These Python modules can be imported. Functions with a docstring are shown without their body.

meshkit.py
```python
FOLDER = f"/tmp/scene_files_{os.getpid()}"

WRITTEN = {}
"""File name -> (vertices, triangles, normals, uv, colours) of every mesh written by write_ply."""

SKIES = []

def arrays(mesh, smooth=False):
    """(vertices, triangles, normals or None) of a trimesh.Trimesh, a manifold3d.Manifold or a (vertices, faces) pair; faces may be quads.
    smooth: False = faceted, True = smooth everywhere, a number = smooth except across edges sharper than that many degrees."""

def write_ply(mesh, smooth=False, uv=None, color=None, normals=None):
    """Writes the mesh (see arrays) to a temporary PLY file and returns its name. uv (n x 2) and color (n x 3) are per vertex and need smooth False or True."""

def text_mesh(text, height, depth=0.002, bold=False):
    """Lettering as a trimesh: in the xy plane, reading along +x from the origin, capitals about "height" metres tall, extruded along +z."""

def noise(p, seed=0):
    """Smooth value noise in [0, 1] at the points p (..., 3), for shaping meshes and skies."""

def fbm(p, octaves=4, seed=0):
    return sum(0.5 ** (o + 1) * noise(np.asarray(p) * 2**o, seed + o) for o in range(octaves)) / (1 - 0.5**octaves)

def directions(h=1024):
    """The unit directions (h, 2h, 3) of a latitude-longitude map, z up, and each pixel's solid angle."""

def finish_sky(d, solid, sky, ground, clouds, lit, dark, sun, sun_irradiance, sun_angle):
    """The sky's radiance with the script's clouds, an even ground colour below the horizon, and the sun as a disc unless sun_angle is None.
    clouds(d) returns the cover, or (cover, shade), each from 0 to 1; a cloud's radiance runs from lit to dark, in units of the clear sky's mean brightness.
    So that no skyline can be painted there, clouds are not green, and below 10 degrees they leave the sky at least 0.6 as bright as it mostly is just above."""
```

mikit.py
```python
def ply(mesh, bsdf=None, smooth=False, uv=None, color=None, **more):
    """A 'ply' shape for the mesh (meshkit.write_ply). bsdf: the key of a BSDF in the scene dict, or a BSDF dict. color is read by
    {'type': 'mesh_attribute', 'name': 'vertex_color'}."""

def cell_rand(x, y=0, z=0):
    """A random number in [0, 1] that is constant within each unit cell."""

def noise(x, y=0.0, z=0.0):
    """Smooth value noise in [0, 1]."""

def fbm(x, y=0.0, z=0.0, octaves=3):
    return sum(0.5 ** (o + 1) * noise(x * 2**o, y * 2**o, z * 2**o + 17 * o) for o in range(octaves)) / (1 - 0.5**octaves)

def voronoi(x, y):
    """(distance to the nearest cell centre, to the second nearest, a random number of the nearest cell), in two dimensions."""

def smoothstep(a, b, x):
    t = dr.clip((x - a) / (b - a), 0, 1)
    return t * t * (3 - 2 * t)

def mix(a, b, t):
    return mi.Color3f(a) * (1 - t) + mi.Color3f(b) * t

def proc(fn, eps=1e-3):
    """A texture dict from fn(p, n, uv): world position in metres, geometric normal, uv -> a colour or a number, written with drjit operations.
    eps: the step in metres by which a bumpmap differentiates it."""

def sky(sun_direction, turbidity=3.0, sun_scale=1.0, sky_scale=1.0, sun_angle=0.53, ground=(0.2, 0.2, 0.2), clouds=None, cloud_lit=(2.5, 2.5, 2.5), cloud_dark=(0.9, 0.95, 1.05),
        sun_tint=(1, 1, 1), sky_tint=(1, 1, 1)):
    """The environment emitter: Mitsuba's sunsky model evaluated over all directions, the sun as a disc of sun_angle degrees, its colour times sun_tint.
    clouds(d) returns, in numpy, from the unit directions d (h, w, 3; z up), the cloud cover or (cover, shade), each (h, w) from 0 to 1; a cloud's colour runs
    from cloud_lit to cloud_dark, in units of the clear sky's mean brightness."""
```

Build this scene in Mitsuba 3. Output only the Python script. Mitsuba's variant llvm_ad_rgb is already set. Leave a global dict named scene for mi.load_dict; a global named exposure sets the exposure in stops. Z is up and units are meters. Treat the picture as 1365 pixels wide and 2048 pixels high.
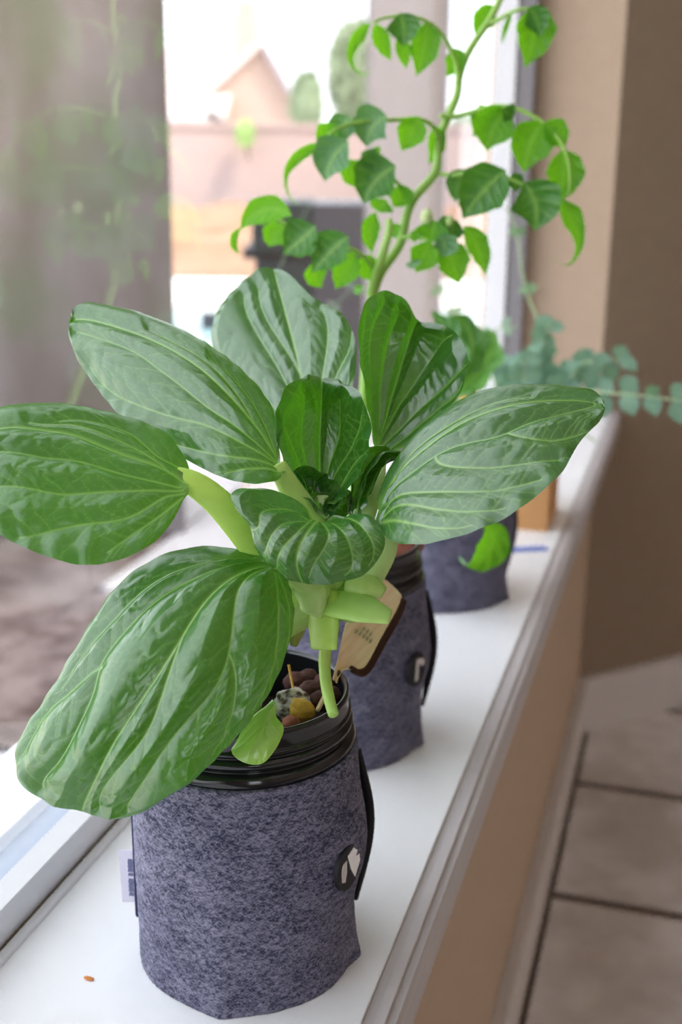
import math, random
import numpy as np, trimesh
import drjit as dr
import mitsuba as mi
import mikit, meshkit
from mikit import proc, noise, fbm, smoothstep, mix
from scipy.interpolate import CubicSpline
from scipy.spatial import cKDTree
import shapely.geometry as sg

random.seed(7)
rng = np.random.default_rng(7)
T = mi.ScalarTransform4f
scene, labels = {'type': 'scene'}, {}

# ------------------------------------------------------------------ camera, sky, exposure
EYE = np.array([0.0, 0.0, 0.345])                 # 34 cm above the window sill (z = 0)
RIGHT = np.array([0.9584, 0.2852, 0.0097])
DOWN = np.array([0.0897, -0.2688, -0.9590])
FWD = np.array([-0.2709, 0.9200, -0.2832])
FOCAL = 2400.0
m = np.eye(4); m[:3, 0], m[:3, 1], m[:3, 2], m[:3, 3] = -RIGHT, -DOWN, FWD, EYE
scene['camera'] = {'type': 'thinlens', 'fov': math.degrees(2 * math.atan(682.5 / FOCAL)), 'fov_axis': 'x', 'to_world': T(m.tolist()),
                   'aperture_radius': 0.0024, 'focus_distance': 0.475, 'near_clip': 0.02, 'far_clip': 500.0}
exposure = 3.9
SUN = (0.62, -0.30, 0.85)
scene['sky'] = mikit.sky(SUN, turbidity=5.0, sun_scale=0.22, sky_scale=1.0, sun_angle=8.0, ground=(0.35, 0.33, 0.30),
                         clouds=lambda d: (np.clip(0.80 + 0.25 * (meshkit.fbm(d * 3.0, 3) - 0.5), 0, 1), 0.25 * np.ones(d.shape[:2])),
                         cloud_lit=(2.1, 2.15, 2.25), cloud_dark=(1.3, 1.35, 1.45))


def at(x, y, Z):
    """The point at depth Z (metres along the optical axis) that stands at a pixel of the photograph."""
    return EYE + Z * (FWD + RIGHT * ((x - 682.5) / FOCAL) + DOWN * ((y - 1024.0) / FOCAL))


# ------------------------------------------------------------------ helpers
def numbered(key):
    if key not in scene and key not in labels and not any(k.startswith(key + '__') for k in scene):
        return key
    i = 1
    while True:
        k = f'{key}_{i:03d}'
        if k not in scene and k not in labels and not any(q.startswith(k + '__') for q in scene):
            return k
        i += 1


def add(key, mesh, bsdf, smooth=False, color=None, **more):
    key = numbered(key)
    scene[key] = mikit.ply(mesh, bsdf, smooth, color=color, **more)
    return key


def struct(key, mesh, bsdf, label=None, smooth=False):
    k = add(key, mesh, bsdf, smooth)
    labels[k] = {'kind': 'structure'}
    if label: labels[k]['label'] = label
    return k


def thing(key, label, cat, group=None):
    k = numbered(key)
    labels[k] = {'label': label, 'category': cat}
    if group: labels[k]['group'] = group
    return k


def solo(key, mesh, bsdf, label, cat, group=None, smooth=False, color=None):
    k = add(key, mesh, bsdf, smooth, color)
    labels[k] = {'label': label, 'category': cat}
    if group: labels[k]['group'] = group
    return k


def box(x0, x1, y0, y1, z0, z1, bev=0.0):
    if bev <= 0:
        b = trimesh.creation.box((x1 - x0, y1 - y0, z1 - z0)); b.apply_translation(((x0 + x1) / 2, (y0 + y1) / 2, (z0 + z1) / 2)); return b
    pts = []
    for x, sx in ((x0, 1), (x1, -1)):
        for y, sy in ((y0, 1), (y1, -1)):
            for z, sz in ((z0, 1), (z1, -1)):
                pts += [(x + sx * bev, y + sy * bev * .3, z), (x + sx * bev * .3, y + sy * bev, z), (x, y + sy * bev, z + sz * bev * .3),
                        (x + sx * bev * .3, y, z + sz * bev), (x, y + sy * bev * .3, z + sz * bev), (x + sx * bev, y, z + sz * bev * .3)]
    return trimesh.convex.convex_hull(np.array(pts))


def cat(*ms): return trimesh.util.concatenate(list(ms))


def spline(pts, n):
    p = np.asarray(pts, float)
    if len(p) == 2: return p[0] + (p[1] - p[0]) * np.linspace(0, 1, n)[:, None]
    d = np.concatenate([[0], np.cumsum(np.linalg.norm(np.diff(p, axis=0), axis=1) ** 0.7 + 1e-9)])
    return CubicSpline(d, p)(np.linspace(0, d[-1], n))


def tube(path, ra, rb=None, sides=14, flat=None, n=24):
    """A tapered stalk along a path: ra (and rb across FLAT) are radii along it; closed ends rounded."""
    p = spline(path, n)
    s = np.linspace(0, 1, n)
    ra = np.interp(s, np.linspace(0, 1, len(np.atleast_1d(ra))), np.atleast_1d(ra)) if np.ndim(ra) else np.full(n, ra)
    rb = ra if rb is None else (np.interp(s, np.linspace(0, 1, len(np.atleast_1d(rb))), np.atleast_1d(rb)) if np.ndim(rb) else np.full(n, rb))
    t = np.gradient(p, axis=0); t /= np.linalg.norm(t, axis=1, keepdims=True)
    ref = np.asarray(flat, float) if flat is not None else (np.array([0, 0, 1.]) if abs(t[0, 2]) < .9 else np.array([1., 0, 0]))
    b = np.zeros_like(p)
    for i in range(n):
        r = ref - t[i] * (ref @ t[i]); b[i] = r / np.linalg.norm(r); ref = b[i]
    a = np.cross(t, b)
    ang = np.arange(sides) / sides * 2 * np.pi
    rings = [p[i] + ra[i] * np.cos(ang)[:, None] * a[i] + rb[i] * np.sin(ang)[:, None] * b[i] for i in range(n)]
    e0 = p[0] - t[0] * min(ra[0], rb[0]) * .25; e1 = p[-1] + t[-1] * min(ra[-1], rb[-1]) * .25
    first = e0 + (rings[0] - p[0]) * .82; last = e1 + (rings[-1] - p[-1]) * .82
    rings = [first] + rings + [last]
    v = np.vstack(rings + [e0 - t[0] * min(ra[0], rb[0]) * .12, e1 + t[-1] * min(ra[-1], rb[-1]) * .12])
    k, f = len(rings), []
    for i in range(k - 1):
        for j in range(sides):
            q = (j + 1) % sides
            f += [(i * sides + j, i * sides + q, (i + 1) * sides + q), (i * sides + j, (i + 1) * sides + q, (i + 1) * sides + j)]
    for j in range(sides):
        q = (j + 1) % sides
        f += [(k * sides, q, j), (k * sides + 1, (k - 1) * sides + j, (k - 1) * sides + q)]
    return trimesh.Trimesh(v, np.array(f), process=False)


def lathe(profile, c, seg=96):
    pr = np.asarray(profile, float); a = np.arange(seg) / seg * 2 * np.pi
    v = np.stack([c[0] + pr[:, 0, None] * np.cos(a), c[1] + pr[:, 0, None] * np.sin(a), np.repeat(pr[:, 1, None], seg, 1)], -1).reshape(-1, 3)
    i, j = np.meshgrid(np.arange(len(pr) - 1), np.arange(seg), indexing='ij'); q = (j + 1) % seg
    f = np.stack([i * seg + j, i * seg + q, (i + 1) * seg + q, (i + 1) * seg + j], -1).reshape(-1, 4)
    return trimesh.Trimesh(v, np.vstack([f[:, [0, 1, 2]], f[:, [0, 2, 3]]]), process=False)


def grid_mesh(P):
    n, k = P.shape[:2]
    i, j = np.meshgrid(np.arange(n - 1), np.arange(k - 1), indexing='ij')
    a = i * k + j
    f = np.stack([a, a + 1, a + k + 1, a + k], -1).reshape(-1, 4)
    return trimesh.Trimesh(P.reshape(-1, 3), np.vstack([f[:, [0, 1, 2]], f[:, [0, 2, 3]]]), process=False)


def blob(c, r, seed, amp=.25, sub=2, freq=None, squash=(1, 1, 1)):
    s = trimesh.creation.icosphere(subdivisions=sub)
    d = np.asarray(s.vertices)
    k = 1 + amp * (meshkit.fbm(d * (freq or 1.7) + seed * 3.1, 3, seed) - .5) * 2
    s.vertices = d * k[:, None] * r * np.asarray(squash) + np.asarray(c)
    return s


# ------------------------------------------------------------------ materials
def rgb(*c): return {'type': 'rgb', 'value': list(c)}


def mat(key, color, rough=.6, spec=.5, two=True, **more):
    b = {'type': 'principled', 'base_color': rgb(*color) if isinstance(color, tuple) else color, 'roughness': rough, 'specular': spec, **more}
    scene[key] = {'type': 'twosided', 'b': b} if two else b
    return key


VC = {'type': 'mesh_attribute', 'name': 'vertex_color'}


def leaf_mat(key, rough, through, w, coat=.0, spec=.5):
    scene[key] = {'type': 'blendbsdf', 'weight': w,
                  'a': {'type': 'twosided', 'b': {'type': 'principled', 'base_color': VC, 'roughness': rough, 'specular': spec, 'clearcoat': coat, 'clearcoat_gloss': .7}},
                  'b': {'type': 'principledthin', 'base_color': rgb(*through), 'roughness': .6, 'diff_trans': 2.0, 'spec_trans': 0.0}}
    return key


leaf_mat('mat_bok_leaf', .27, (.15, .52, .015), .20, .8, 1.0)
leaf_mat('mat_tomato_leaf', .45, (.26, .72, .012), .40)
leaf_mat('mat_tomato_dark', .40, (.20, .60, .012), .16)
leaf_mat('mat_far_leaf', .55, (.25, .5, .2), .25)
scene['mat_stalk'] = {'type': 'blendbsdf', 'weight': .2,
                      'a': {'type': 'twosided', 'b': {'type': 'principled', 'base_color': VC, 'roughness': .38, 'specular': .5}},
                      'b': {'type': 'principledthin', 'base_color': rgb(.6, .85, .2), 'roughness': .6, 'diff_trans': 2.0, 'spec_trans': 0.0}}


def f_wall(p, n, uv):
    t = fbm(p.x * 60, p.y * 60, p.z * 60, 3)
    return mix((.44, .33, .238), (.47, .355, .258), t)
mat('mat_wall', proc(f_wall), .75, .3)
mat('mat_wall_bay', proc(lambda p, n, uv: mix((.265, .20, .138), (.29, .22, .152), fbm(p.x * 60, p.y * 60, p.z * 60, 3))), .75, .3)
mat('mat_ceiling', (.84, .83, .80), .9, .2)


def f_sill(p, n, uv):
    t = fbm(p.x * 25, p.y * 25, p.z * 25, 3); s = smoothstep(.66, .72, fbm(p.x * 9 + 4, p.y * 9, 0.0, 3))
    return mix(mix((.80, .815, .83), (.83, .845, .86), t), (.70, .70, .68), s * .35)
mat('mat_sill', proc(f_sill), .32, .5)


def f_nosing(p, n, uv):
    t = fbm(p.x * 300, p.y * 6, p.z * 300, 3)
    return mix((.42, .385, .385), (.55, .52, .52), t)
mat('mat_nosing', proc(f_nosing), .45, .4)
mat('mat_frame', (.74, .75, .77), .35, .5)
mat('mat_channel', (.30, .34, .40), .35, .5)
mat('mat_gasket', (.16, .12, .08), .8, .2)
mat('mat_screen_frame', (.20, .19, .20), .45, .5)
mat('mat_baseboard', (.64, .60, .58), .5, .4)


def f_tile(p, n, uv):
    t = fbm(p.x * 9, p.y * 9, p.z * 9, 4); u = fbm(p.x * 40 + 9, p.y * 40, 0.0, 3)
    c = mix((.56, .51, .475), (.76, .73, .71), smoothstep(.3, .7, t))
    return c * (.92 + .16 * u)
mat('mat_tile', proc(f_tile), .42, .4)
mat('mat_grout', (.14, .105, .08), .9, .2)
scene['mat_glass_pane'] = {'type': 'thindielectric', 'int_ior': 1.5}
mat('mat_jar', (.008, .009, .011), .10, .6, clearcoat=.25, clearcoat_gloss=.95)


def f_felt(p, n, uv):
    a = fbm(p.x * 1500, p.y * 1500, p.z * 1500, 3); b = fbm(p.x * 620 + 7, p.y * 620, p.z * 620, 2); c = fbm(p.x * 120 + 3, p.y * 120, p.z * 120, 3)
    t = smoothstep(.30, .74, a * .45 + b * .35 + c * .20)
    return mix((.024, .027, .054), (.225, .216, .295), t)


def f_felt_h(p, n, uv): return fbm(p.x * 1300, p.y * 1300, p.z * 1300, 3)
scene['mat_felt'] = {'type': 'twosided', 'b': {'type': 'bumpmap', 'arbitrary': proc(f_felt_h, 2e-4), 'scale': .0006,
                     'bsdf': {'type': 'principled', 'base_color': proc(f_felt), 'roughness': .95, 'specular': .1, 'sheen': 1.0}}}
mat('mat_felt_edge', (.030, .034, .075), .95, .1)
mat('mat_black', (.006, .006, .008), .5, .3)
mat('mat_tag', (.72, .70, .82), .7, .2)
mat('mat_tag_ink', (.16, .17, .30), .7, .2)
mat('mat_white', (.93, .93, .94), .5, .4)
mat('mat_gray_white', (.62, .57, .56), .5, .4)
mat('mat_blue', (.07, .13, .55), .5, .4)
mat('mat_blue_tape', (.18, .25, .58), .6, .3)
mat('mat_soil', (.022, .014, .010), .95, .1)


def f_clay(p, n, uv):
    t = fbm(p.x * 500, p.y * 500, p.z * 500, 3)
    return mix((.035, .016, .015), (.125, .052, .043), t)
mat('mat_clay', proc(f_clay), .8, .25)


def f_clay_red(p, n, uv): return mix((.22, .07, .045), (.40, .15, .10), fbm(p.x * 400, p.y * 400, p.z * 400, 3))
mat('mat_clay_red', proc(f_clay_red), .8, .25)


def f_plug(p, n, uv):
    t = smoothstep(.35, .65, fbm(p.x * 320, p.y * 320, p.z * 320, 3))
    return mix((.10, .06, .035), (.72, .69, .66), t)
mat('mat_plug', proc(f_plug), .8, .3)
mat('mat_yellow', (.72, .42, .06), .5, .4)


def f_wood(p, n, uv):
    t = fbm(p.x * 90 + 30 * p.z, p.y * 90, p.z * 420 - p.x * 420, 3)
    return mix((.80, .60, .36), (.90, .75, .50), smoothstep(.2, .8, t))
mat('mat_wood', proc(f_wood), .5, .4)
mat('mat_burnt', (.045, .015, .006), .7, .3)
mat('mat_ink', (.30, .36, .22), .7, .2)


def f_kraft(p, n, uv): return mix((.50, .26, .10), (.58, .31, .13), fbm(p.x * 300, p.y * 300, p.z * 300, 3))
mat('mat_kraft', proc(f_kraft), .7, .3)
mat('mat_crumb', (.60, .22, .06), .7, .3)


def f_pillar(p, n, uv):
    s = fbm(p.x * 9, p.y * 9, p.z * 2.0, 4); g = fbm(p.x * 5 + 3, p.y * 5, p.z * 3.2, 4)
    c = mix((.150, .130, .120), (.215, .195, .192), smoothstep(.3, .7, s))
    return mix(c, (.12, .15, .085), smoothstep(.44, .66, g) * .55)  # green plant reflections from the window glass, painted into the pillar colour
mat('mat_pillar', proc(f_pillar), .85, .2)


def f_pillar2(p, n, uv):
    s = fbm(p.x * 12, p.y * 12, p.z * .8, 3)
    return mix((.50, .47, .49), (.60, .57, .59), s)
mat('mat_pillar_pale', proc(f_pillar2), .8, .2)


def f_patio(p, n, uv): return mix((.56, .53, .51), (.66, .63, .61), fbm(p.x * 3, p.y * 3, 0.0, 4))
mat('mat_patio', proc(f_patio), .85, .2)
mat('mat_joint', (.40, .38, .38), .9, .1)


def f_mulch(p, n, uv):
    t = fbm(p.x * 14, p.y * 14, p.z * 14, 4); u = fbm(p.x * 3.1 + 5, p.y * 3.1, 0.0, 3)
    return mix(mix((.10, .065, .05), (.26, .20, .175), smoothstep(.3, .7, t)), (.36, .31, .28), smoothstep(.5, .75, u) * .6)
mat('mat_mulch', proc(f_mulch), .95, .1)


def f_block(p, n, uv):
    return mix((.46, .36, .345), (.51, .41, .39), fbm(p.x * 1.4, p.y * 1.4, p.z * 3, 3))
mat('mat_block', proc(f_block), .9, .1)
mat('mat_bed', proc(lambda p, n, uv: mix((.24, .135, .085), (.38, .25, .18), fbm(p.x * 2.2, p.y * 2.2, p.z * 6, 3))), .95, .1)
mat('mat_bed_pale', (.75, .62, .42), .95, .1)
mat('mat_coping', (.80, .78, .74), .8, .2)
mat('mat_water', (.28, .46, .50), .12, .6)
mat('mat_stucco', (.50, .375, .315), .9, .1)
mat('mat_roof', (.62, .56, .53), .8, .2)
mat('mat_roof_edge', (.34, .31, .34), .8, .2)
mat('mat_chimney', (.56, .40, .36), .9, .1)
mat('mat_eave_dark', (.10, .08, .08), .3, .5)
mat('mat_grill', (.026, .034, .05), .45, .5)
mat('mat_grill_teal', (.022, .045, .052), .45, .5)
mat('mat_grill_steel', (.10, .105, .13), .35, .5, metallic=.4)
mat('mat_crown', proc(lambda p, n, uv: mix((.24, .33, .20), (.42, .50, .34), fbm(p.x * 1.5, p.y * 1.5, p.z * 1.5, 3))), .9, .1)
mat('mat_shrub', (.42, .62, .25), .9, .1)
mat('mat_trunk', (.16, .11, .08), .9, .1)

# ------------------------------------------------------------------ the room
YE, XW, FZ, CZ = 1.72, -0.125, -0.50, 1.90          # end of the window niche, room face of the window wall, floor, ceiling
XO = -0.30                                            # outer face of the window wall
struct('wall_window', cat(box(XO, XW, -2.6, YE, FZ - .1, -.028), box(XO, XW, -2.6, YE, 1.75, CZ), box(XO, XW, YE, YE + .03, FZ - .1, CZ), box(XO, XW, -2.6, -1.6, -.028, 1.75)), 'mat_wall', 'beige wall under and over the window')


def prism(pts, z0, z1):
    return trimesh.creation.extrude_polygon(sg.Polygon(pts), z1 - z0, engine='earcut').apply_translation((0, 0, z0))


BAY = (math.sin(math.radians(46)), math.cos(math.radians(46)))   # the bay wall runs off at 46 degrees from the sill's line
bx, by = XW + BAY[0] * 3.9, YE + BAY[1] * 3.9
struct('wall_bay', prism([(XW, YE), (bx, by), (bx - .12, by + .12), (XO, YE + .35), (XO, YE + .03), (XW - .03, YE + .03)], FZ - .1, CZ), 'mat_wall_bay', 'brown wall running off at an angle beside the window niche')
struct('wall_right', box(bx - .02, bx + .1, -2.6, by + .2, FZ - .1, CZ), 'mat_wall')
struct('wall_back', cat(box(XO, 1.2, -2.7, -2.6, FZ - .1, CZ), box(2.0, bx + .1, -2.7, -2.6, FZ - .1, CZ), box(1.2, 2.0, -2.7, -2.6, 1.5, CZ)), 'mat_wall')  # the gap is an unseen opening, added for fill light in the room
struct('ceiling', box(XO, bx + .1, -2.7, by + .3, CZ, CZ + .1), 'mat_ceiling')
struct('floor', box(XW - .02, bx, -2.6, by + .1, FZ - .12, FZ - .004), 'mat_grout', 'tiled floor below the sill')
TP, G = .281, .019                                     # tile pitch and grout width
tiles = 0
for iy in range(-2, 9):
    for ix in range(0, 8):
        x0, x1 = XW + .021 + ix * TP, XW + .021 + (ix + 1) * TP - G
        y0, y1 = 1.275 + (iy - 3) * TP + G / 2, 1.275 + (iy - 2) * TP - G / 2
        lim = lambda x: YE + (x - XW) * BAY[1] / BAY[0] + .005
        poly = sg.Polygon([(x0, y0), (x1, y0), (x1, y1), (x0, y1)]).intersection(sg.Polygon([(XW, -2), (3, -2), (3, lim(3)), (XW, lim(XW))]))
        if poly.is_empty or poly.area < 2e-4 or poly.geom_type != 'Polygon': continue
        t = trimesh.creation.extrude_polygon(poly, .012, engine='earcut'); t.apply_translation((0, 0, FZ - .012))
        add('floor__tile', t, 'mat_tile')
struct('baseboard_window', box(XW, XW + .014, -2.6, YE + .008, FZ, FZ + .088, .003), 'mat_baseboard', 'pale baseboard under the window wall')
nx, ny = BAY[1], -BAY[0]
struct('baseboard_bay', prism([(XW, YE), (bx, by), (bx + nx * .014, by + ny * .014), (XW + nx * .014, YE + ny * .014 )], FZ, FZ + .088), 'mat_baseboard', 'pale baseboard of the angled wall')

# the sill board with its nosing
def sill_poly(x0, x1, y0):
    e = lambda x: YE + (x - XW) * BAY[1] / BAY[0] if x > XW else YE
    pts = [(x0, y0), (x1, y0), (x1, e(x1))]
    if x0 < XW < x1: pts.append((XW, YE))
    return pts + [(x0, e(x0))]
struct('trim_1', prism(sill_poly(-.272, -.1085, -1.6), -.028, 0.0), 'mat_sill', 'white window sill board')
ns = []
for x0, x1, z0, z1 in ((-.1083, -.1035, -.030, -.0022), (-.1035, -.0990, -.030, -.0005), (-.0990, -.0950, -.030, -.0030)):
    ns.append(prism(sill_poly(x0, x1, -1.6), z0, z1))
add('trim_1__nosing', cat(*ns), 'mat_nosing')

# the window: gasket line, inner rail, glazing channel, outer rail, far side frame, pane
W1 = 'window_1'
labels[W1] = {'kind': 'structure', 'label': 'large fixed window with white frame above the sill'}
add(W1 + '__bead', box(-.2745, -.2700, -1.6, YE, -.01, .0025, .001), 'mat_frame')
add(W1 + '__gasket', box(-.2765, -.2745, -1.6, YE, -.01, .0016), 'mat_gasket')
add(W1 + '__rail', box(-.2900, -.2765, -1.6, YE, -.028, .0190, .0012), 'mat_frame')
add(W1 + '__channel', box(-.3140, -.2900, -1.6, YE, -.028, .0070), 'mat_channel')
add(W1 + '__rail', box(-.3600, -.3140, -1.6, YE, -.028, .0150, .0015), 'mat_frame')
add(W1 + '__stile', box(-.2900, -.2610, YE - .035, YE, .0, 1.75, .002), 'mat_frame')
add(W1 + '__stile', box(-.2610, -.2370, YE - .030, YE, .0, 1.75, .002), 'mat_screen_frame')
add(W1 + '__head', box(-.2900, -.2610, -1.6, YE, 1.72, 1.75, .002), 'mat_frame')
pane = trimesh.Trimesh([(-.297, -1.6, .0), (-.297, YE, .0), (-.297, YE, 1.75), (-.297, -1.6, 1.75)], [(0, 1, 2), (0, 2, 3)], process=False)
add(W1 + '__pane', pane, 'mat_glass_pane')

# ------------------------------------------------------------------ outdoors
GZ = -.60
struct('ground', box(-90, XO, -30, 90, GZ - .3, GZ - .03), 'mat_patio', 'pale ground outside')
for k in range(6):
    for j in range(5):
        x1 = -1.27 - k * .92; y0 = 2.80 + j * 1.05
        add('ground__slab', box(x1 - .905, x1, y0, y0 + 1.035, GZ - .04, GZ), 'mat_patio')
for j in range(5):
    y0 = 2.32 + j * 1.05
    add('ground__slab', box(-1.255, XO, y0, y0 + 1.035, GZ - .04, GZ), 'mat_patio')
add('ground__slab', box(-1.30, XO, -3.0, 1.55, GZ - .04, GZ), 'mat_patio')
# mulch bed between the window and the pillar
n = 90
xs = np.concatenate([np.linspace(-2.9, -1.262, n - 30), np.linspace(-1.258, XO - .01, 30)])
ymax = np.where(xs < -1.26, 2.745 - .456 * (-1.25 - xs), 2.30)       # up to the pillar's face and the patio slabs
gx, vv_ = np.meshgrid(xs, np.linspace(0, 1, n), indexing='ij')
gy = 1.57 + vv_ * (np.maximum(ymax, 1.60)[:, None] - 1.57)
gz = GZ - .012 + .02 * meshkit.fbm(np.stack([gx * 16, gy * 16, gx * 0], -1), 4)
k = add('mulch_bed', grid_mesh(np.stack([gx, gy, gz], -1)), 'mat_mulch', True)
labels[k] = {'label': 'brown mulch bed on the ground outside the window', 'category': 'mulch', 'kind': 'stuff'}
solo('sunlit_patch_blob', blob((-1.62, 2.24, GZ + .085), .14, 3, .2, 2, squash=(1, .6, .5)), 'mat_patio', 'pale blob added as a sunlit patch in the mulch bed by the left pillar', 'patch', smooth=True)  # blob added to stand in for a sunlit patch on the ground
# pillars
kk = thing('stucco_pillar', 'wide brown-grey pillar with painted green plant reflections outside the window at left', 'pillar')
pa, pl, pb = np.array([-1.250, 2.76]), np.array([-.910, -.415]), np.array([-.415, .910])     # right corner, along the face, into the depth
rect = lambda o, w, d: [tuple(pa - pl * o - pb * o), tuple(pa + pl * (w + o) - pb * o), tuple(pa + pl * (w + o) + pb * (d + o)), tuple(pa - pl * o + pb * (d + o))]
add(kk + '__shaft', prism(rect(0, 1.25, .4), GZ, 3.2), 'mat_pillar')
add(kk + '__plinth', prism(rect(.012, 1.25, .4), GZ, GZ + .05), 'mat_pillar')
kk = thing('stucco_pillar', 'narrow pale grey pillar outside behind the tomato plant', 'pillar')
a0, a1 = at(735, 300, 3.4), at(872, 300, 3.4)
add(kk + '__shaft', box(a0[0], a1[0], a0[1] - .02, a0[1] + .2, GZ, 3.2, .008), 'mat_pillar_pale')
add(kk + '__plinth', box(a0[0] - .012, a1[0] + .012, a0[1] - .032, a0[1] + .212, GZ, GZ + .22, .008), 'mat_pillar_pale')


def flat_pt(x, y, z):
    d = FWD + RIGHT * ((x - 682.5) / FOCAL) + DOWN * ((y - 1024.0) / FOCAL)
    return EYE + d * ((z - EYE[2]) / d[2])


# pool with coping
def frame_xy(d):   # axes of the garden beyond: right and away, on the ground
    return np.array([.96, .28, 0.]), np.array([-.28, .96, 0.])
GR, GA = frame_xy(0)


def gbox(c, w, dep, z0, z1, bev=0.0):
    b = box(-w / 2, w / 2, 0, dep, z0, z1, bev)
    M = np.eye(4); M[:3, 0], M[:3, 1], M[:3, 3] = GR, GA, (c[0], c[1], 0)
    b.apply_transform(M); return b
pc = flat_pt(330, 700, GZ)
kk = thing('swimming_pool', 'pale turquoise swimming pool with white coping in the garden', 'pool')
add(kk + '__water', gbox(pc, 5.0, 1.55, GZ - .02, GZ + .005), 'mat_water')
add(kk + '__coping', gbox(pc + GA * 1.55, 5.4, 1.7, GZ - .02, GZ + .05, .01), 'mat_coping')
add(kk + '__coping', gbox(pc - GA * .25, 5.4, .25, GZ - .02, GZ + .03, .01), 'mat_coping')
sk = flat_pt(418, 660, GZ)
kk = thing('pool_float', 'small dark box floating at the edge of the turquoise pool', 'box')
add(kk + '__body', gbox(sk, .085, .10, GZ + .007, GZ + .075, .006), 'mat_grill')
add(kk + '__lid', gbox(sk - GA * .005, .095, .11, GZ + .075, GZ + .088, .004), 'mat_grill')
# planting bed and garden wall
bc = flat_pt(470, 560, GZ)
n = 60
uu, vv = np.meshgrid(np.linspace(-3, 3, n), np.linspace(0, 3.0, n), indexing='ij')
P3 = bc + uu[..., None] * GR + vv[..., None] * GA
P3[..., 2] = GZ + .03 + .10 * vv + .22 * meshkit.fbm(np.stack([uu * 1.5, vv * 1.5, uu * 0], -1), 3) * np.clip(vv, 0, 1)
k = add('planting_bed', grid_mesh(P3), 'mat_bed', True)
labels[k] = {'label': 'orange-brown earth bank between the pool and the garden wall', 'category': 'earth', 'kind': 'stuff'}
wz = at(500, 248, 12.5)
kk = thing('garden_wall', 'pinkish block wall closing the garden in front of the gabled house', 'wall')
wc = np.array([wz[0], wz[1], 0])
add(kk + '__panel', gbox(wc, 14, .2, GZ, wz[2] - .05), 'mat_block')
add(kk + '__cap', gbox(wc - GA * .03, 14, .26, wz[2] - .05, wz[2] + .01, .01), 'mat_block')


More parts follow.
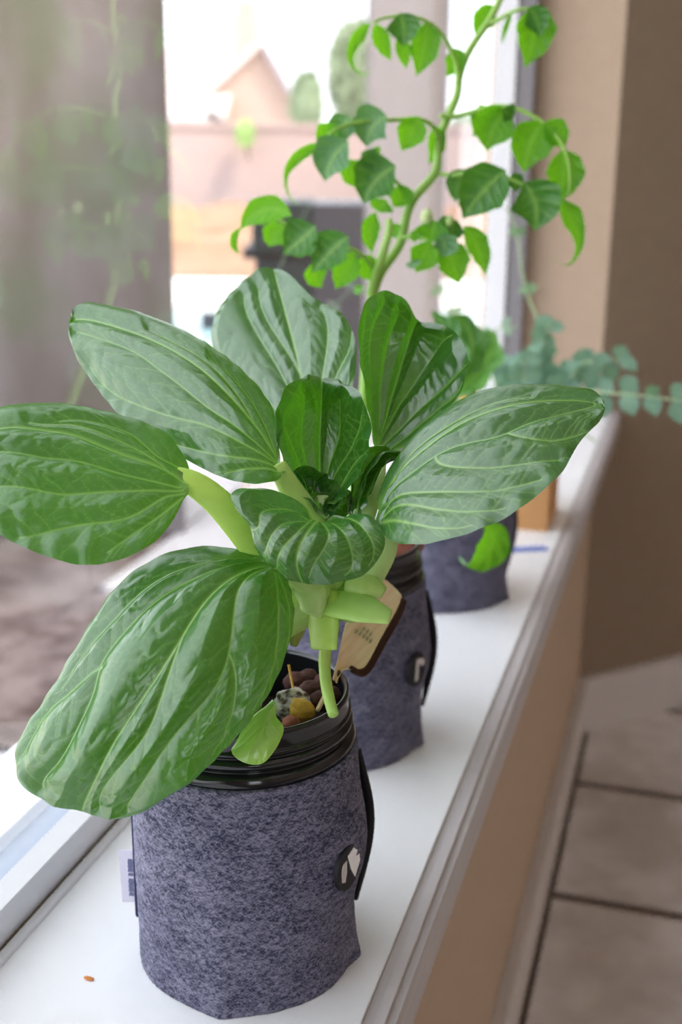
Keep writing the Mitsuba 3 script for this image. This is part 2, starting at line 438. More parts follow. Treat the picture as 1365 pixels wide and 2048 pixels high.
def leafy(c, r, n, seed, sz, squash=(1, 1, 1)):
    g = np.random.default_rng(seed)
    d = g.normal(size=(n, 3)); d /= np.linalg.norm(d, axis=1, keepdims=True)
    p = d * (g.uniform(.55, 1, n) ** .5)[:, None] * r * np.asarray(squash) * (.75 + .5 * meshkit.fbm(d * 2 + seed, 2, seed))[:, None] + np.asarray(c)
    a = g.normal(size=(n, 3)); a /= np.linalg.norm(a, axis=1, keepdims=True)
    b = np.cross(a, d); b /= np.linalg.norm(b, axis=1, keepdims=True) + 1e-9
    s = sz * g.uniform(.6, 1.3, n)[:, None]
    v = np.stack([p - a * s, p + b * s * .5, p + a * s, p - b * s * .5], 1).reshape(-1, 3)
    i = np.arange(n)[:, None] * 4
    return trimesh.Trimesh(v, np.vstack([i + [0, 1, 2], i + [0, 2, 3]]), process=False)


# climbing shrub on the wall, dark slanted eave bar and the trees
c = at(490, 268, 12.3)
kk = thing('wall_shrub', 'small bright green shrub hanging over the top of the garden wall', 'shrub')
add(kk + '__foliage', leafy(c, .12, 300, 5, .04, (.7, .7, 1.1)), 'mat_shrub')
add(kk + '__stem', tube([c - np.array([0, -.1, .25]), c + np.array([0, 0, .05])], .012, n=6, sides=6), 'mat_trunk')
for key, x, y, Z, r, sq, lab, sd in (('garden_tree', 614, 205, 30., .72, (.55, .55, 1.0), 'small green tree beside the right slope of the gabled roof', 11),
                                    ('garden_tree', 708, 150, 15., .50, (.7, .7, 1.25), 'tall pale green tree left of the pale pillar', 13),
                                    ('garden_tree', 935, 278, 14., .30, (.9, .8, .8), 'low grey-green bush over the garden wall between the pale pillar and the window frame', 17)):
    c = at(x, y, Z); kk = thing(key, lab, 'tree')
    add(kk + '__crown', cat(leafy(c, r, 2200, sd, .12 if Z > 20 else .07, sq), blob(c, r * .72, sd, .3, 3, 2.5, sq)), 'mat_crown')
    add(kk + '__trunk', tube([(c[0], c[1], GZ), (c[0], c[1], c[2] - r * .4)], [r * .1, r * .07], n=6, sides=10), 'mat_trunk')

# the neighbour's house
HZ = 34.0
apex = at(522, 95, HZ); eR = at(600, 235, HZ); eL = at(405, 200, HZ)
hx = np.array([RIGHT[0], RIGHT[1], 0]); hx /= np.linalg.norm(hx); hy = np.array([-hx[1], hx[0], 0])
hh = thing('neighbour_house', 'pink stucco house with a pale gable roof and a chimney beyond the garden wall', 'house')


def local(p): q = p - apex; return np.array([q @ hx, q[2]])
R_, L_ = local(eR), local(eL)
gable = sg.Polygon([(L_[0] - .9, -apex[2] + GZ), (R_[0], -apex[2] + GZ), (R_[0], R_[1]), (0, 0), (L_[0] - .9, L_[1] - .75)])
w = trimesh.creation.extrude_polygon(gable, 6.0, engine='earcut')
M = np.eye(4); M[:3, 0], M[:3, 1], M[:3, 2], M[:3, 3] = hx, (0, 0, 1), -hy, apex + hy * 6.0
w.apply_transform(M)
add(hh + '__wall', w, 'mat_stucco')


def slope(p, q, th=.16, over=.25, d0=-.35, d1=6.2):
    p, q = np.asarray(p), np.asarray(q); t = (q - p) / np.linalg.norm(q - p); nn = np.array([-t[1], t[0]]) * np.sign(t[0])
    pl = sg.Polygon([p, q + t * over, q + t * over + nn * th, p + nn * th])
    s = trimesh.creation.extrude_polygon(pl, d1 - d0, engine='earcut')
    MM = M.copy(); MM[:3, 3] = apex + hy * d1
    s.apply_transform(MM); return s
add(hh + '__roof', slope((0, 0), (R_[0], R_[1])), 'mat_roof_edge')
add(hh + '__roof', slope((0, 0), (L_[0] - .9, L_[1] - .75)), 'mat_roof')
ch = at(495, 100, HZ + 1.5); ct = at(495, 25, HZ + 1.5)
add(hh + '__chimney', cat(box(ch[0] - .38, ch[0] + .38, ch[1] - .3, ch[1] + .3, ch[2] - 1.2, ct[2] - .15, .02), box(ch[0] - .3, ch[0] + .3, ch[1] - .24, ch[1] + .24, ct[2] - .15, ct[2] + .3, .02)), 'mat_chimney')
l0 = at(300, 150, HZ + 2); l1 = at(440, 252, HZ - 1.0)
wing = box(0, 1, 0, 1, 0, 1)
add(hh + '__wing_wall', gbox((at(372, 260, HZ - .5)[0], at(372, 260, HZ - .5)[1]), 1.9, 4, GZ, at(372, 248, HZ)[2]), 'mat_stucco')
rp = [at(330, 105, HZ + 4), at(490, 100, HZ + 4), at(448, 246, HZ - 1.2), at(330, 240, HZ - 1.2)]
up = np.array([0, 0, .14])
add(hh + '__wing_roof', trimesh.convex.convex_hull(np.array(rp + [p + up for p in rp])), 'mat_roof')
add(hh + '__eave', tube([at(416, 226, HZ - 1.4), at(440, 244, HZ - 1.4), at(456, 268, HZ - 1.4)], [.10, .13, .12], n=8, sides=8), 'mat_eave_dark')  # dark slanted bar at the lower edge of the wing roof

# the grill
gc = at(615, 520, 4.3)
gtop, gb = at(600, 404, 4.3)[2], GZ
px_m = 4.3 / FOCAL
kk = thing('patio_grill', 'dark covered grill with a side shelf on the patio behind the plants', 'grill')
xl, xr = (505 - 615) * px_m, (742 - 615) * px_m
def gg(u0, u1, v0, v1, z0, z1, bev=.01):
    b = box(u0, u1, v0, v1, z0, z1, bev); MM = np.eye(4); MM[:3, 0], MM[:3, 1], MM[:3, 3] = GR, GA, (gc[0], gc[1], 0); b.apply_transform(MM); return b
mid_ = xl + (xr - xl) * .50
add(kk + '__cabinet', gg(xl + .01, xr - .01, .0, .45, gb + .06, gtop - .19), 'mat_grill')
add(kk + '__hood', gg(xl, mid_, -.01, .46, gtop - .18, gtop), 'mat_grill_teal')
add(kk + '__hood', gg(mid_ + .004, xr, -.01, .46, gtop - .18, gtop - .004), 'mat_grill_steel')
add(kk + '__shelf', gg(xl - .035, xl + .01, .02, .42, gtop - .20, gtop - .16, .006), 'mat_grill')
add(kk + '__door', gg(xl + .02, mid_ - .01, -.012, 0, gb + .1, gtop - .21, .004), 'mat_grill_teal')
add(kk + '__door', gg(mid_ + .01, xr - .02, -.012, 0, gb + .1, gtop - .21, .004), 'mat_grill_steel')
add(kk + '__handle', tube([gc * [1, 1, 0] + GR * (xl + .04) - GA * .03 + [0, 0, gtop - .13], gc * [1, 1, 0] + GR * (mid_ - .03) - GA * .03 + [0, 0, gtop - .13]], .008, n=6, sides=10), 'mat_grill_steel')
for u in (xl + .05, xr - .05):
    add(kk + '__foot', gg(u - .02, u + .02, .03, .42, gb, gb + .07, .004), 'mat_black')

# ------------------------------------------------------------------ jars in felt sleeves
JR = .0455
prof_jar = [(0, .004), (.040, .004), (.0452, .008), (.0460, .020), (.0460, .090), (.0455, .098), (.0462, .1015), (.0474, .1040), (.0478, .1065), (.0472, .1088), (.0458, .1098),
            (.0446, .1105), (.0450, .1120), (.0464, .1132), (.0466, .1146), (.0456, .1158), (.0446, .1166), (.0450, .1178), (.0459, .1184), (.0458, .1192), (.0448, .1200),
            (.0446, .1245), (.0449, .1262), (.0446, .1276), (.0436, .1282), (.0426, .1276), (.0422, .1262), (.0420, .1200), (.0422, .098), (.0425, .020), (.0410, .012), (0, .010)]


def refine(pr, k=4):
    p = np.asarray(pr, float); s = np.concatenate([[0], np.cumsum(np.linalg.norm(np.diff(p, axis=0), axis=1))])
    from scipy.interpolate import PchipInterpolator
    ss = np.unique(np.concatenate([np.linspace(s[i], s[i + 1], k, endpoint=False) for i in range(len(s) - 1)] + [[s[-1]]]))
    return PchipInterpolator(s, p)(ss)


def sleeve_mesh(c, rot, seed, inside=False, th=.003):
    """Felt wrap: round at the jar's shoulder, pinched to a rounded square with four soft corners at the sill, one side standing off in a pouch."""
    na, nz = 260, 90
    a = np.linspace(0, 2 * np.pi, na, endpoint=False)
    z = np.linspace(0, .1045, nz)
    A, Z = np.meshgrid(a, z, indexing='ij')
    t = Z / .1045
    rnd = .0491 + .0008 * np.sin(A * 3 + seed)
    k = np.clip(1 - t / .55, 0, 1) ** 1.3
    R = rnd - .0004 * k
    for off, am, wd in ((1.62, .0042, .13), (0.05, .0012, .16), (3.2, .003, .15), (-1.55, .002, .15)):   # soft folded corners at the foot
        dC = ((A - (rot + off) + np.pi) % (2 * np.pi)) - np.pi
        R = R + am * np.exp(-(dC / wd) ** 2) * np.clip(1 - t / .30, 0, 1) ** 1.5
    dC = ((A - (rot + .05) + np.pi) % (2 * np.pi)) - np.pi
    R = R + (.0036 * np.exp(-np.sqrt(dC ** 2 + .0009) / .38) - .0008) * np.clip(1.15 - t * 1.1, 0, 1)              # crease at the front
    dA = ((A - (rot + 1.50) + np.pi) % (2 * np.pi)) - np.pi                  # pouch on the room side
    R += .0060 * np.exp(-(dA / .38) ** 2) * np.exp(-((t - .60) / .22) ** 2)
    n3 = np.stack([np.cos(A) * R, np.sin(A) * R, Z], -1)
    R += .0009 * (meshkit.fbm(n3 * 60 + seed, 3, seed) - .5) + .0004 * (meshkit.noise(n3 * 900 + seed, seed) - .5)
    out = np.stack([c[0] + np.cos(A) * R, c[1] + np.sin(A) * R, Z + .0004], -1)
    Ri = np.minimum(R - th, .0488 + .0 * R); Ri = np.maximum(Ri, R - th)
    inn = np.stack([c[0] + np.cos(A) * Ri, c[1] + np.sin(A) * Ri, Z + .0004], -1)
    P = np.concatenate([out, inn[:, ::-1]], 1)
    P = np.concatenate([P, P[:, :1]], 1); P = np.concatenate([P, P[:1]], 0)
    return grid_mesh(P)


def round_plate(c, nrm, up, w, h, th, pts=None):
    """A small flat plate standing on a surface: outline PTS (or an ellipse), face towards NRM."""
    nrm = np.asarray(nrm, float) / np.linalg.norm(nrm); up = np.asarray(up, float) - nrm * (np.asarray(up) @ nrm); up /= np.linalg.norm(up); sd = np.cross(up, nrm)
    if pts is None: pts = [(math.cos(i * math.pi / 20) * w / 2, math.sin(i * math.pi / 20) * h / 2) for i in range(40)]
    e = trimesh.creation.extrude_polygon(sg.Polygon(pts), th, engine='earcut')
    MM = np.eye(4); MM[:3, 0], MM[:3, 1], MM[:3, 2], MM[:3, 3] = sd, up, nrm, c
    e.apply_transform(MM); return e


def ring_plate(c, nrm, up, r0, r1, th):
    e = trimesh.creation.annulus(r0, r1, th, sections=48)
    nrm = np.asarray(nrm, float) / np.linalg.norm(nrm); up = np.asarray(up, float) - nrm * (np.asarray(up) @ nrm); up /= np.linalg.norm(up)
    MM = np.eye(4); MM[:3, 0], MM[:3, 1], MM[:3, 2], MM[:3, 3] = np.cross(up, nrm), up, nrm, c
    e.apply_transform(MM); return e


def surf(c, rot, ang, z, out=0.0):
    """A point on the sleeve at an angle (from ROT) and a height, with its outward normal."""
    a = rot + ang
    dA = ang - 1.50
    r = .0491 + .0060 * math.exp(-(dA / .38) ** 2) * math.exp(-((z / .1045 - .60) / .22) ** 2) + out
    return np.array([c[0] + math.cos(a) * r, c[1] + math.sin(a) * r, z]), np.array([math.cos(a), math.sin(a), 0])


def planter(c, rot, seed, label, kind):
    p = thing('planter_jar', label, 'planter')
    add(p + '__jar', lathe(refine(prof_jar), c, 128), 'mat_jar', True)
    labels[p + '__jar'] = {'label': 'black glass screw-top jar'}
    s = add(p + '__felt_sleeve', sleeve_mesh(c, rot, seed), 'mat_felt', True)
    labels[s] = {'label': 'mottled grey felt sleeve'}
    add(p + '__soil', lathe([(0, .104), (.042, .104), (.042, .02), (0, .02)], c, 48), 'mat_soil')
    # black strip standing in for the shaded gap at the sleeve's overlap, room side
    zs = np.linspace(.018, .094, 18)
    path = [surf(c, rot, 1.95, z, .0008 + .0034 * math.sin(math.pi * (z - .018) / .076))[0] for z in zs]
    rr = [.0010 + .0024 * math.sin(math.pi * i / 17) for i in range(18)]
    add(p + '__overlap_gap_shade', tube(path, rr, [.0016] * 18, 10, surf(c, rot, 3.0, .05)[1], 30), 'mat_black', True)
    # the round eyelet with pale bits showing in it
    q, nn = surf(c, rot, 1.22, .0580, -.0008)
    add(p + '__eyelet', round_plate(q, nn, (0, 0, 1), .0185, .0205, .0018), 'mat_black')
    e = p + '__eyelet'
    if kind == 0:
        add(e + '__chip', round_plate(q + nn * .0016 , nn, (0, 0, 1), 0, 0, .0006, [(.0076, .0042), (.0084, -.0008), (.0046, -.0066), (.0014, -.0014), (-.0014, .0062), (.0034, .0080)]), 'mat_white')
        add(e + '__chip', round_plate(q + nn * .0016, nn, (0, 0, 1), 0, 0, .0006, [(-.0022, .0046), (-.0022, -.0010), (-.0034, -.0052), (-.0056, -.0042), (-.0060, .0010), (-.0052, .0040)]), 'mat_gray_white')
    elif kind == 1:
        add(e + '__chip', round_plate(q + nn * .0016, nn, (0, 0, 1), 0, 0, .0006, [(-.0010, .0068), (.0014, .0068), (.0040, .0060), (.0072, .0048), (.0072, .0018), (.0050, .0008), (.0034, .0026), (.0014, .0030), (.0008, -.0066), (-.0022, -.0066)]), 'mat_gray_white')
    else:
        add(e + '__chip', round_plate(q + nn * .0016, nn, (0, 0, 1), .010, .010, .0006), 'mat_blue')
    # the seam on the window side with its woven tag
    zz = np.linspace(.012, .100, 14)
    add(p + '__seam', tube([surf(c, rot, -1.42, z, .0006)[0] for z in zz], [.0014] * 14, [.0021] * 14, 8, surf(c, rot, -1.42, .05)[1], 24), 'mat_felt_edge', True)
    return p


J1, J2, J3 = (-.1718, .4402), (-.1894, .6522), (-.1809, .9234)
ROT = -1.49
p1 = planter(J1, ROT, 3, 'black jar in a grey felt sleeve nearest the camera, under the bok choy', 0)
q, nn = surf(J1, ROT, -1.44, .032)
sdv = -RIGHT * [1, 1, 0]; sdv /= np.linalg.norm(sdv)
tg = round_plate(q + sdv * .0042, -FWD * [1, 1, 0], (0, 0, 1), 0, 0, .0005, [(-.0042, -.0135), (.0042, -.0135), (.0042, .0135), (-.0050, .0135)])
add(p1 + '__tag', tg, 'mat_tag'); labels[p1 + '__tag'] = {'label': 'white woven tag with dark illegible lettering'}
tv = -FWD * [1, 1, 0]; tv /= np.linalg.norm(tv); ts = np.cross((0, 0, 1), tv)
for i, (zo, hh_) in enumerate(((.0080, .0012), (.0060, .0010), (.0038, .0014), (.0012, .0008), (-.0022, .0013), (-.0044, .0010), (-.0066, .0012), (-.0090, .0010))):
    add(p1 + '__tag__lettering', round_plate(q + sdv * .0040 + tv * .0006 + np.array([0, 0, zo]), tv, (0, 0, 1), 0, 0, .0002, [(-.0014, -hh_ * .8), (.0010, -hh_), (.0008, hh_ * .7), (-.0010, hh_)]), 'mat_tag_ink')
planter(J2, ROT - .08, 5, 'middle black jar in a grey felt sleeve with a wooden marker leaning before it', 1)
planter(J3, ROT - .12, 8, 'farthest black jar in a grey felt sleeve, before the tan box', 2)

# clay pebbles, root plug and roots in the front jar; pebbles in the second one
def put_pebble(x, y, Z, r, sd, lab, m='mat_clay'):
    solo('clay_pebble', blob(at(x, y, Z), r, sd, .16, 3, 2.2, (1, .95, .88)), m, lab, 'pebble', 'clay pebbles in the jars', True)
zr = .515
for i, (x, y, Z, r, lb) in enumerate(((625, 1385, .520, .0062, 'round reddish-brown clay pebble behind the yellow side of the plug'), (592, 1366, .534, .0056, 'dark clay pebble behind the whitish plug, by the orange root'),
                                  (617, 1356, .536, .0048, 'small dark clay pebble against the far inside wall of the front jar'), (648, 1372, .532, .0058, 'dark clay pebble behind the drooping thin green stub'),
                                  (640, 1402, .512, .0050, 'dark clay pebble beside the pale wood sliver'), (662, 1392, .518, .0048, 'clay pebble at the right inside rim of the front jar'))):
    put_pebble(x, y, Z, r, 20 + i, lb)
put_pebble(583, 1448, .4955, .0040, 31, 'orange-red clay pebble at the front inside rim of the front jar', 'mat_clay_red')
for i, (x, y, Z, r) in enumerate(((796, 1102, .713, .0105), (765, 1088, .735, .009), (826, 1090, .722, .007))):
    put_pebble(x, y, Z, r, 40 + i, ('large brick-red clay pebble showing under the right bok choy leaf in the middle jar', 'clay pebble in the middle jar behind the large brick-red one', 'small clay pebble at the right rim of the middle jar')[i], 'mat_clay_red')
pk = thing('rock_wool_plug', 'whitish crumbly plug with a yellow side inside the front jar', 'plug')
add(pk + '__body', blob(at(588, 1412, .512), .0088, 51, .25, 3, 2.0, (1.0, .8, .85)), 'mat_plug', True)
add(pk + '__yellow_side', blob(at(604, 1420, .5055), .0066, 52, .25, 3, 2.0, (.85, .55, .80)), 'mat_yellow', True)
solo('dry_root', tube([at(578, 1330, .518), at(582, 1352, .516), at(588, 1385, .508)], .0006, n=12, sides=8), 'mat_yellow', 'thin orange root hanging into the front jar', 'root', smooth=True)
solo('wood_sliver', tube([at(652, 1388, .507), at(636, 1420, .500)], .0011, n=6, sides=6), 'mat_wood', 'pale sliver of wood between the clay pebbles', 'stick')


# ------------------------------------------------------------------ leaves
PALE = np.array([.26, .46, .10])


def leaf_surface(outline, midl, base_n, nu, nv):
    """Outline: 3-D points from the base along one margin to the tip and back along the other; midl: the midrib, base to tip."""
    O, Mi = np.asarray(outline, float), np.asarray(midl, float)
    k = (len(O) - 1) // 2
    so, sm = CubicSpline(np.arange(len(O)), O), CubicSpline(np.arange(len(Mi)), Mi)
    x = (1 - np.cos(np.linspace(0, np.pi, nu) * .5 + np.pi * .0)) ; t = np.sin(np.linspace(0, np.pi / 2, nu)) ** 1.0   # denser rows at the tip
    L, R, C = so(t * k), so(2 * k - t * k), sm(t * (len(Mi) - 1))
    v = np.linspace(-1, 1, nv)
    v = np.sign(v) * (1 - (1 - np.abs(v)) ** 1.25)
    a, b, c = v * (v - 1) / 2, 1 - v * v, v * (v + 1) / 2
    return L[:, None] * a[None, :, None] + C[:, None] * b[None, :, None] + R[:, None] * c[None, :, None], t, v


def sample(p, q, n): return p + (q - p) * np.linspace(0, 1, n)[:, None]


def vein_field(P, t, v, seed, nsec, given=None, scale=1.0):
    """Distances on the leaf to its secondary, tertiary and finest veins, from its own flattened coordinates."""
    g = np.random.default_rng(seed)
    C = P[:, len(v) // 2]
    Ls = np.concatenate([[0], np.cumsum(np.linalg.norm(np.diff(C, axis=0), axis=1))])
    hwL = np.linalg.norm(np.diff(P[:, :len(v) // 2 + 1], axis=1), axis=2).sum(1)
    hwR = np.linalg.norm(np.diff(P[:, len(v) // 2:], axis=1), axis=2).sum(1)

    def flat(tt, vv):
        tt, vv = np.broadcast_arrays(np.asarray(tt, float), np.asarray(vv, float))
        w = np.where(vv < 0, np.interp(tt, t, hwL), np.interp(tt, t, hwR))
        return np.stack([vv * w, np.interp(tt, t, Ls)], -1)
    sec, ter = [], []

    def ribs(tt, vv, u, side, wide):
        j = min(int(u * 59), 59); s = np.linspace(0, 1, 26)
        for dirn in (1, -1):
            if g.random() < .22: continue
            a, b = (wide * g.uniform(.7, 1.3), .095 * g.uniform(.7, 1.3)) if dirn == 1 else (-wide * .8 * g.uniform(.7, 1.2), .11 * g.uniform(.7, 1.2))
            w2 = .012 * np.sin(s * 11 + g.uniform(0, 6)) * s
            t3, v3 = tt[j] + b * s ** .85 + w2, vv[j] + side * a * s + w2
            ok3 = (np.abs(v3) < .99) & (t3 < .99)
            if ok3.sum() > 3: ter.append(np.stack([t3[ok3], v3[ok3], .00013 * (1.2 - s[ok3])], -1))
    if given:
        for pts in given:
            p = spline(np.array(pts, float), 60)
            sec.append(np.stack([np.clip(p[:, 0], 0, .99), np.clip(p[:, 1], -.99, .99), .00034 * (1.25 - np.linspace(0, 1, 60))], -1))
            sd = 1 if p[30, 1] > 0 else -1
            for u in np.arange(.10, .97, .10) + g.uniform(-.03, .03): ribs(p[:, 0], p[:, 1], u, sd, .22)
        for u in np.arange(.12, .92, .10): ribs(np.linspace(0, 1, 60), np.zeros(60), u, 1, .24)
    for side in () if given else (-1, 1):
        t0s = .46 * (np.arange(nsec) / nsec) ** 1.15 + g.uniform(-.015, .015, nsec)
        for i, t0 in enumerate(np.maximum(t0s, 0)):
            dt = (.97 - t0) * (.60 + .22 * g.random()) * (.75 + .25 * min(i, 2) / 2)
            ve = .97 * (1 if i < nsec - 2 else .9)
            tau = np.linspace(0, 1, 60)
            wob = .018 * np.sin(tau * 9 + g.uniform(0, 6)) * tau
            tt, vv = t0 + dt * tau + wob, side * ve * (1 - (1 - tau) ** (1.55 + .3 * g.random()))
            ok = (np.abs(vv) < 1) & (tt < .985)
            sec.append(np.stack([tt[ok], vv[ok], .00034 * (1.3 - tau[ok])], -1))
            for u in np.arange(.12, .95, .11) + g.uniform(-.02, .02):
                j = min(int(u * 59), 59)
                s = np.linspace(0, 1, 26)
                for dirn in (1, -1):
                    if g.random() < .25: continue
                    a, b = (.20 * g.uniform(.7, 1.25), .085 * g.uniform(.7, 1.2)) if dirn == 1 else (-.15 * g.uniform(.7, 1.2), .10 * g.uniform(.7, 1.2))
                    w2 = .010 * np.sin(s * 11 + g.uniform(0, 6)) * s
                    t3, v3 = tt[j] + b * s ** .8 + w2, vv[j] + side * a * s + w2
                    ok3 = (np.abs(v3) < .99) & (v3 * side > 0.0) & (t3 < .99)
                    if ok3.sum() > 3: ter.append(np.stack([t3[ok3], v3[ok3], .00012 * (1.2 - s[ok3])], -1))
    midv = np.stack([np.linspace(0, .985, 300), np.zeros(300), np.interp(np.linspace(0, 1, 300), [0, .25, 1], [.0015, .0007, .00028])], -1)
    sec.append(midv)
    gr = flat(t[:, None], v[None, :]).reshape(-1, 2)

    def dens(cs):
        out = []
        for cc in cs:
            f = flat(cc[:, 0], cc[:, 1]); m_ = max(2, int(np.linalg.norm(np.diff(f, axis=0), axis=1).sum() / .0003))
            x = np.linspace(0, len(f) - 1, m_)
            out.append(np.stack([np.interp(x, np.arange(len(f)), f[:, 0]), np.interp(x, np.arange(len(f)), f[:, 1]), np.interp(x, np.arange(len(f)), cc[:, 2])], -1))
        return np.vstack(out)
    S, Tt = dens(sec), dens(ter)
    ds, i_s = cKDTree(S[:, :2]).query(gr); dt_, i_t = cKDTree(Tt[:, :2]).query(gr)
    lo, hi = gr.min(0), gr.max(0); cell = .0042 * scale
    nn = int(np.prod((hi - lo) / cell)) + 8
    sites = lo + g.random((nn, 2)) * (hi - lo)
    dq = cKDTree(sites).query(gr, k=2)[0]
    sh = P.shape[:2]
    return ds.reshape(sh), S[i_s, 2].reshape(sh), dt_.reshape(sh), Tt[i_t, 2].reshape(sh), (dq[:, 1] - dq[:, 0]).reshape(sh) / 2, gr.reshape(sh + (2,))


def make_leaf(key, outline, midl, seed, nu=240, nv=200, nsec=6, amp=.0013, dark=(.040, .155, .022), light=(.085, .24, .035), fine=1.0, ripple=.0006, vein=1.0, flip=1, m='mat_bok_leaf', veins=None):
    P, t, v = leaf_surface(outline, midl, None, nu, nv)
    ds, ws, dt, wt, dq, gr = vein_field(P, t, v, seed, nsec, veins)
    du, dv = np.gradient(P, axis=0), np.gradient(P, axis=1)
    N = np.cross(du, dv); N /= np.linalg.norm(N, axis=2, keepdims=True) + 1e-12
    if (N.mean((0, 1)) @ (EYE - P.mean((0, 1)))) < 0: N = -N
    edge = np.clip((1 - np.abs(v)) / .10, 0, 1)[None, :] * np.clip((1 - t) / .05, 0, 1)[:, None]
    pil = lambda d, w: 1 - np.exp(-(d / w) ** 1.1)
    h = amp * (2.6 * pil(ds, .0085) + .42 * pil(dt, .0026) * pil(ds, .003) + .07 * fine * pil(dq, .0011)) * (.25 + .75 * edge)
    h += amp * .14 * (meshkit.fbm(P * 45 + seed, 3, seed) - .5)
    rip = .5 * ripple * np.sin(gr[..., 1] * 2 * np.pi / .011 + 3 * meshkit.noise(P * 80, seed)) * np.abs(v)[None, :] ** 5
    Q = P + N * ((h + rip) * flip)[..., None]
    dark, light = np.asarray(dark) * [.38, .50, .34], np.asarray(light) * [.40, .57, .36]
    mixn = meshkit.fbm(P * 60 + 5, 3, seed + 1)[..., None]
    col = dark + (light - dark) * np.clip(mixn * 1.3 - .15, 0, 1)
    vs = np.exp(-(ds / (ws * 1.0 + .00012)) ** 2) * vein; vt = np.exp(-(dt / (wt + .00010)) ** 2) * .34 * vein; vq = np.exp(-(dq / .00016) ** 2) * .10 * fine
    k = np.clip(np.maximum(np.maximum(vs * .66, vt), vq), 0, 1)[..., None]
    col = col * (1 - k) + PALE * k
    base = np.clip(1 - t / .10, 0, 1)[:, None, None] * np.exp(-(gr[..., 0:1] / .009) ** 2) * .8
    col = col * (1 - base) + PALE * base
    return add(key, grid_mesh(Q), m, True, color=col.reshape(-1, 3))


def o3(pts): return [at(*p) for p in pts]


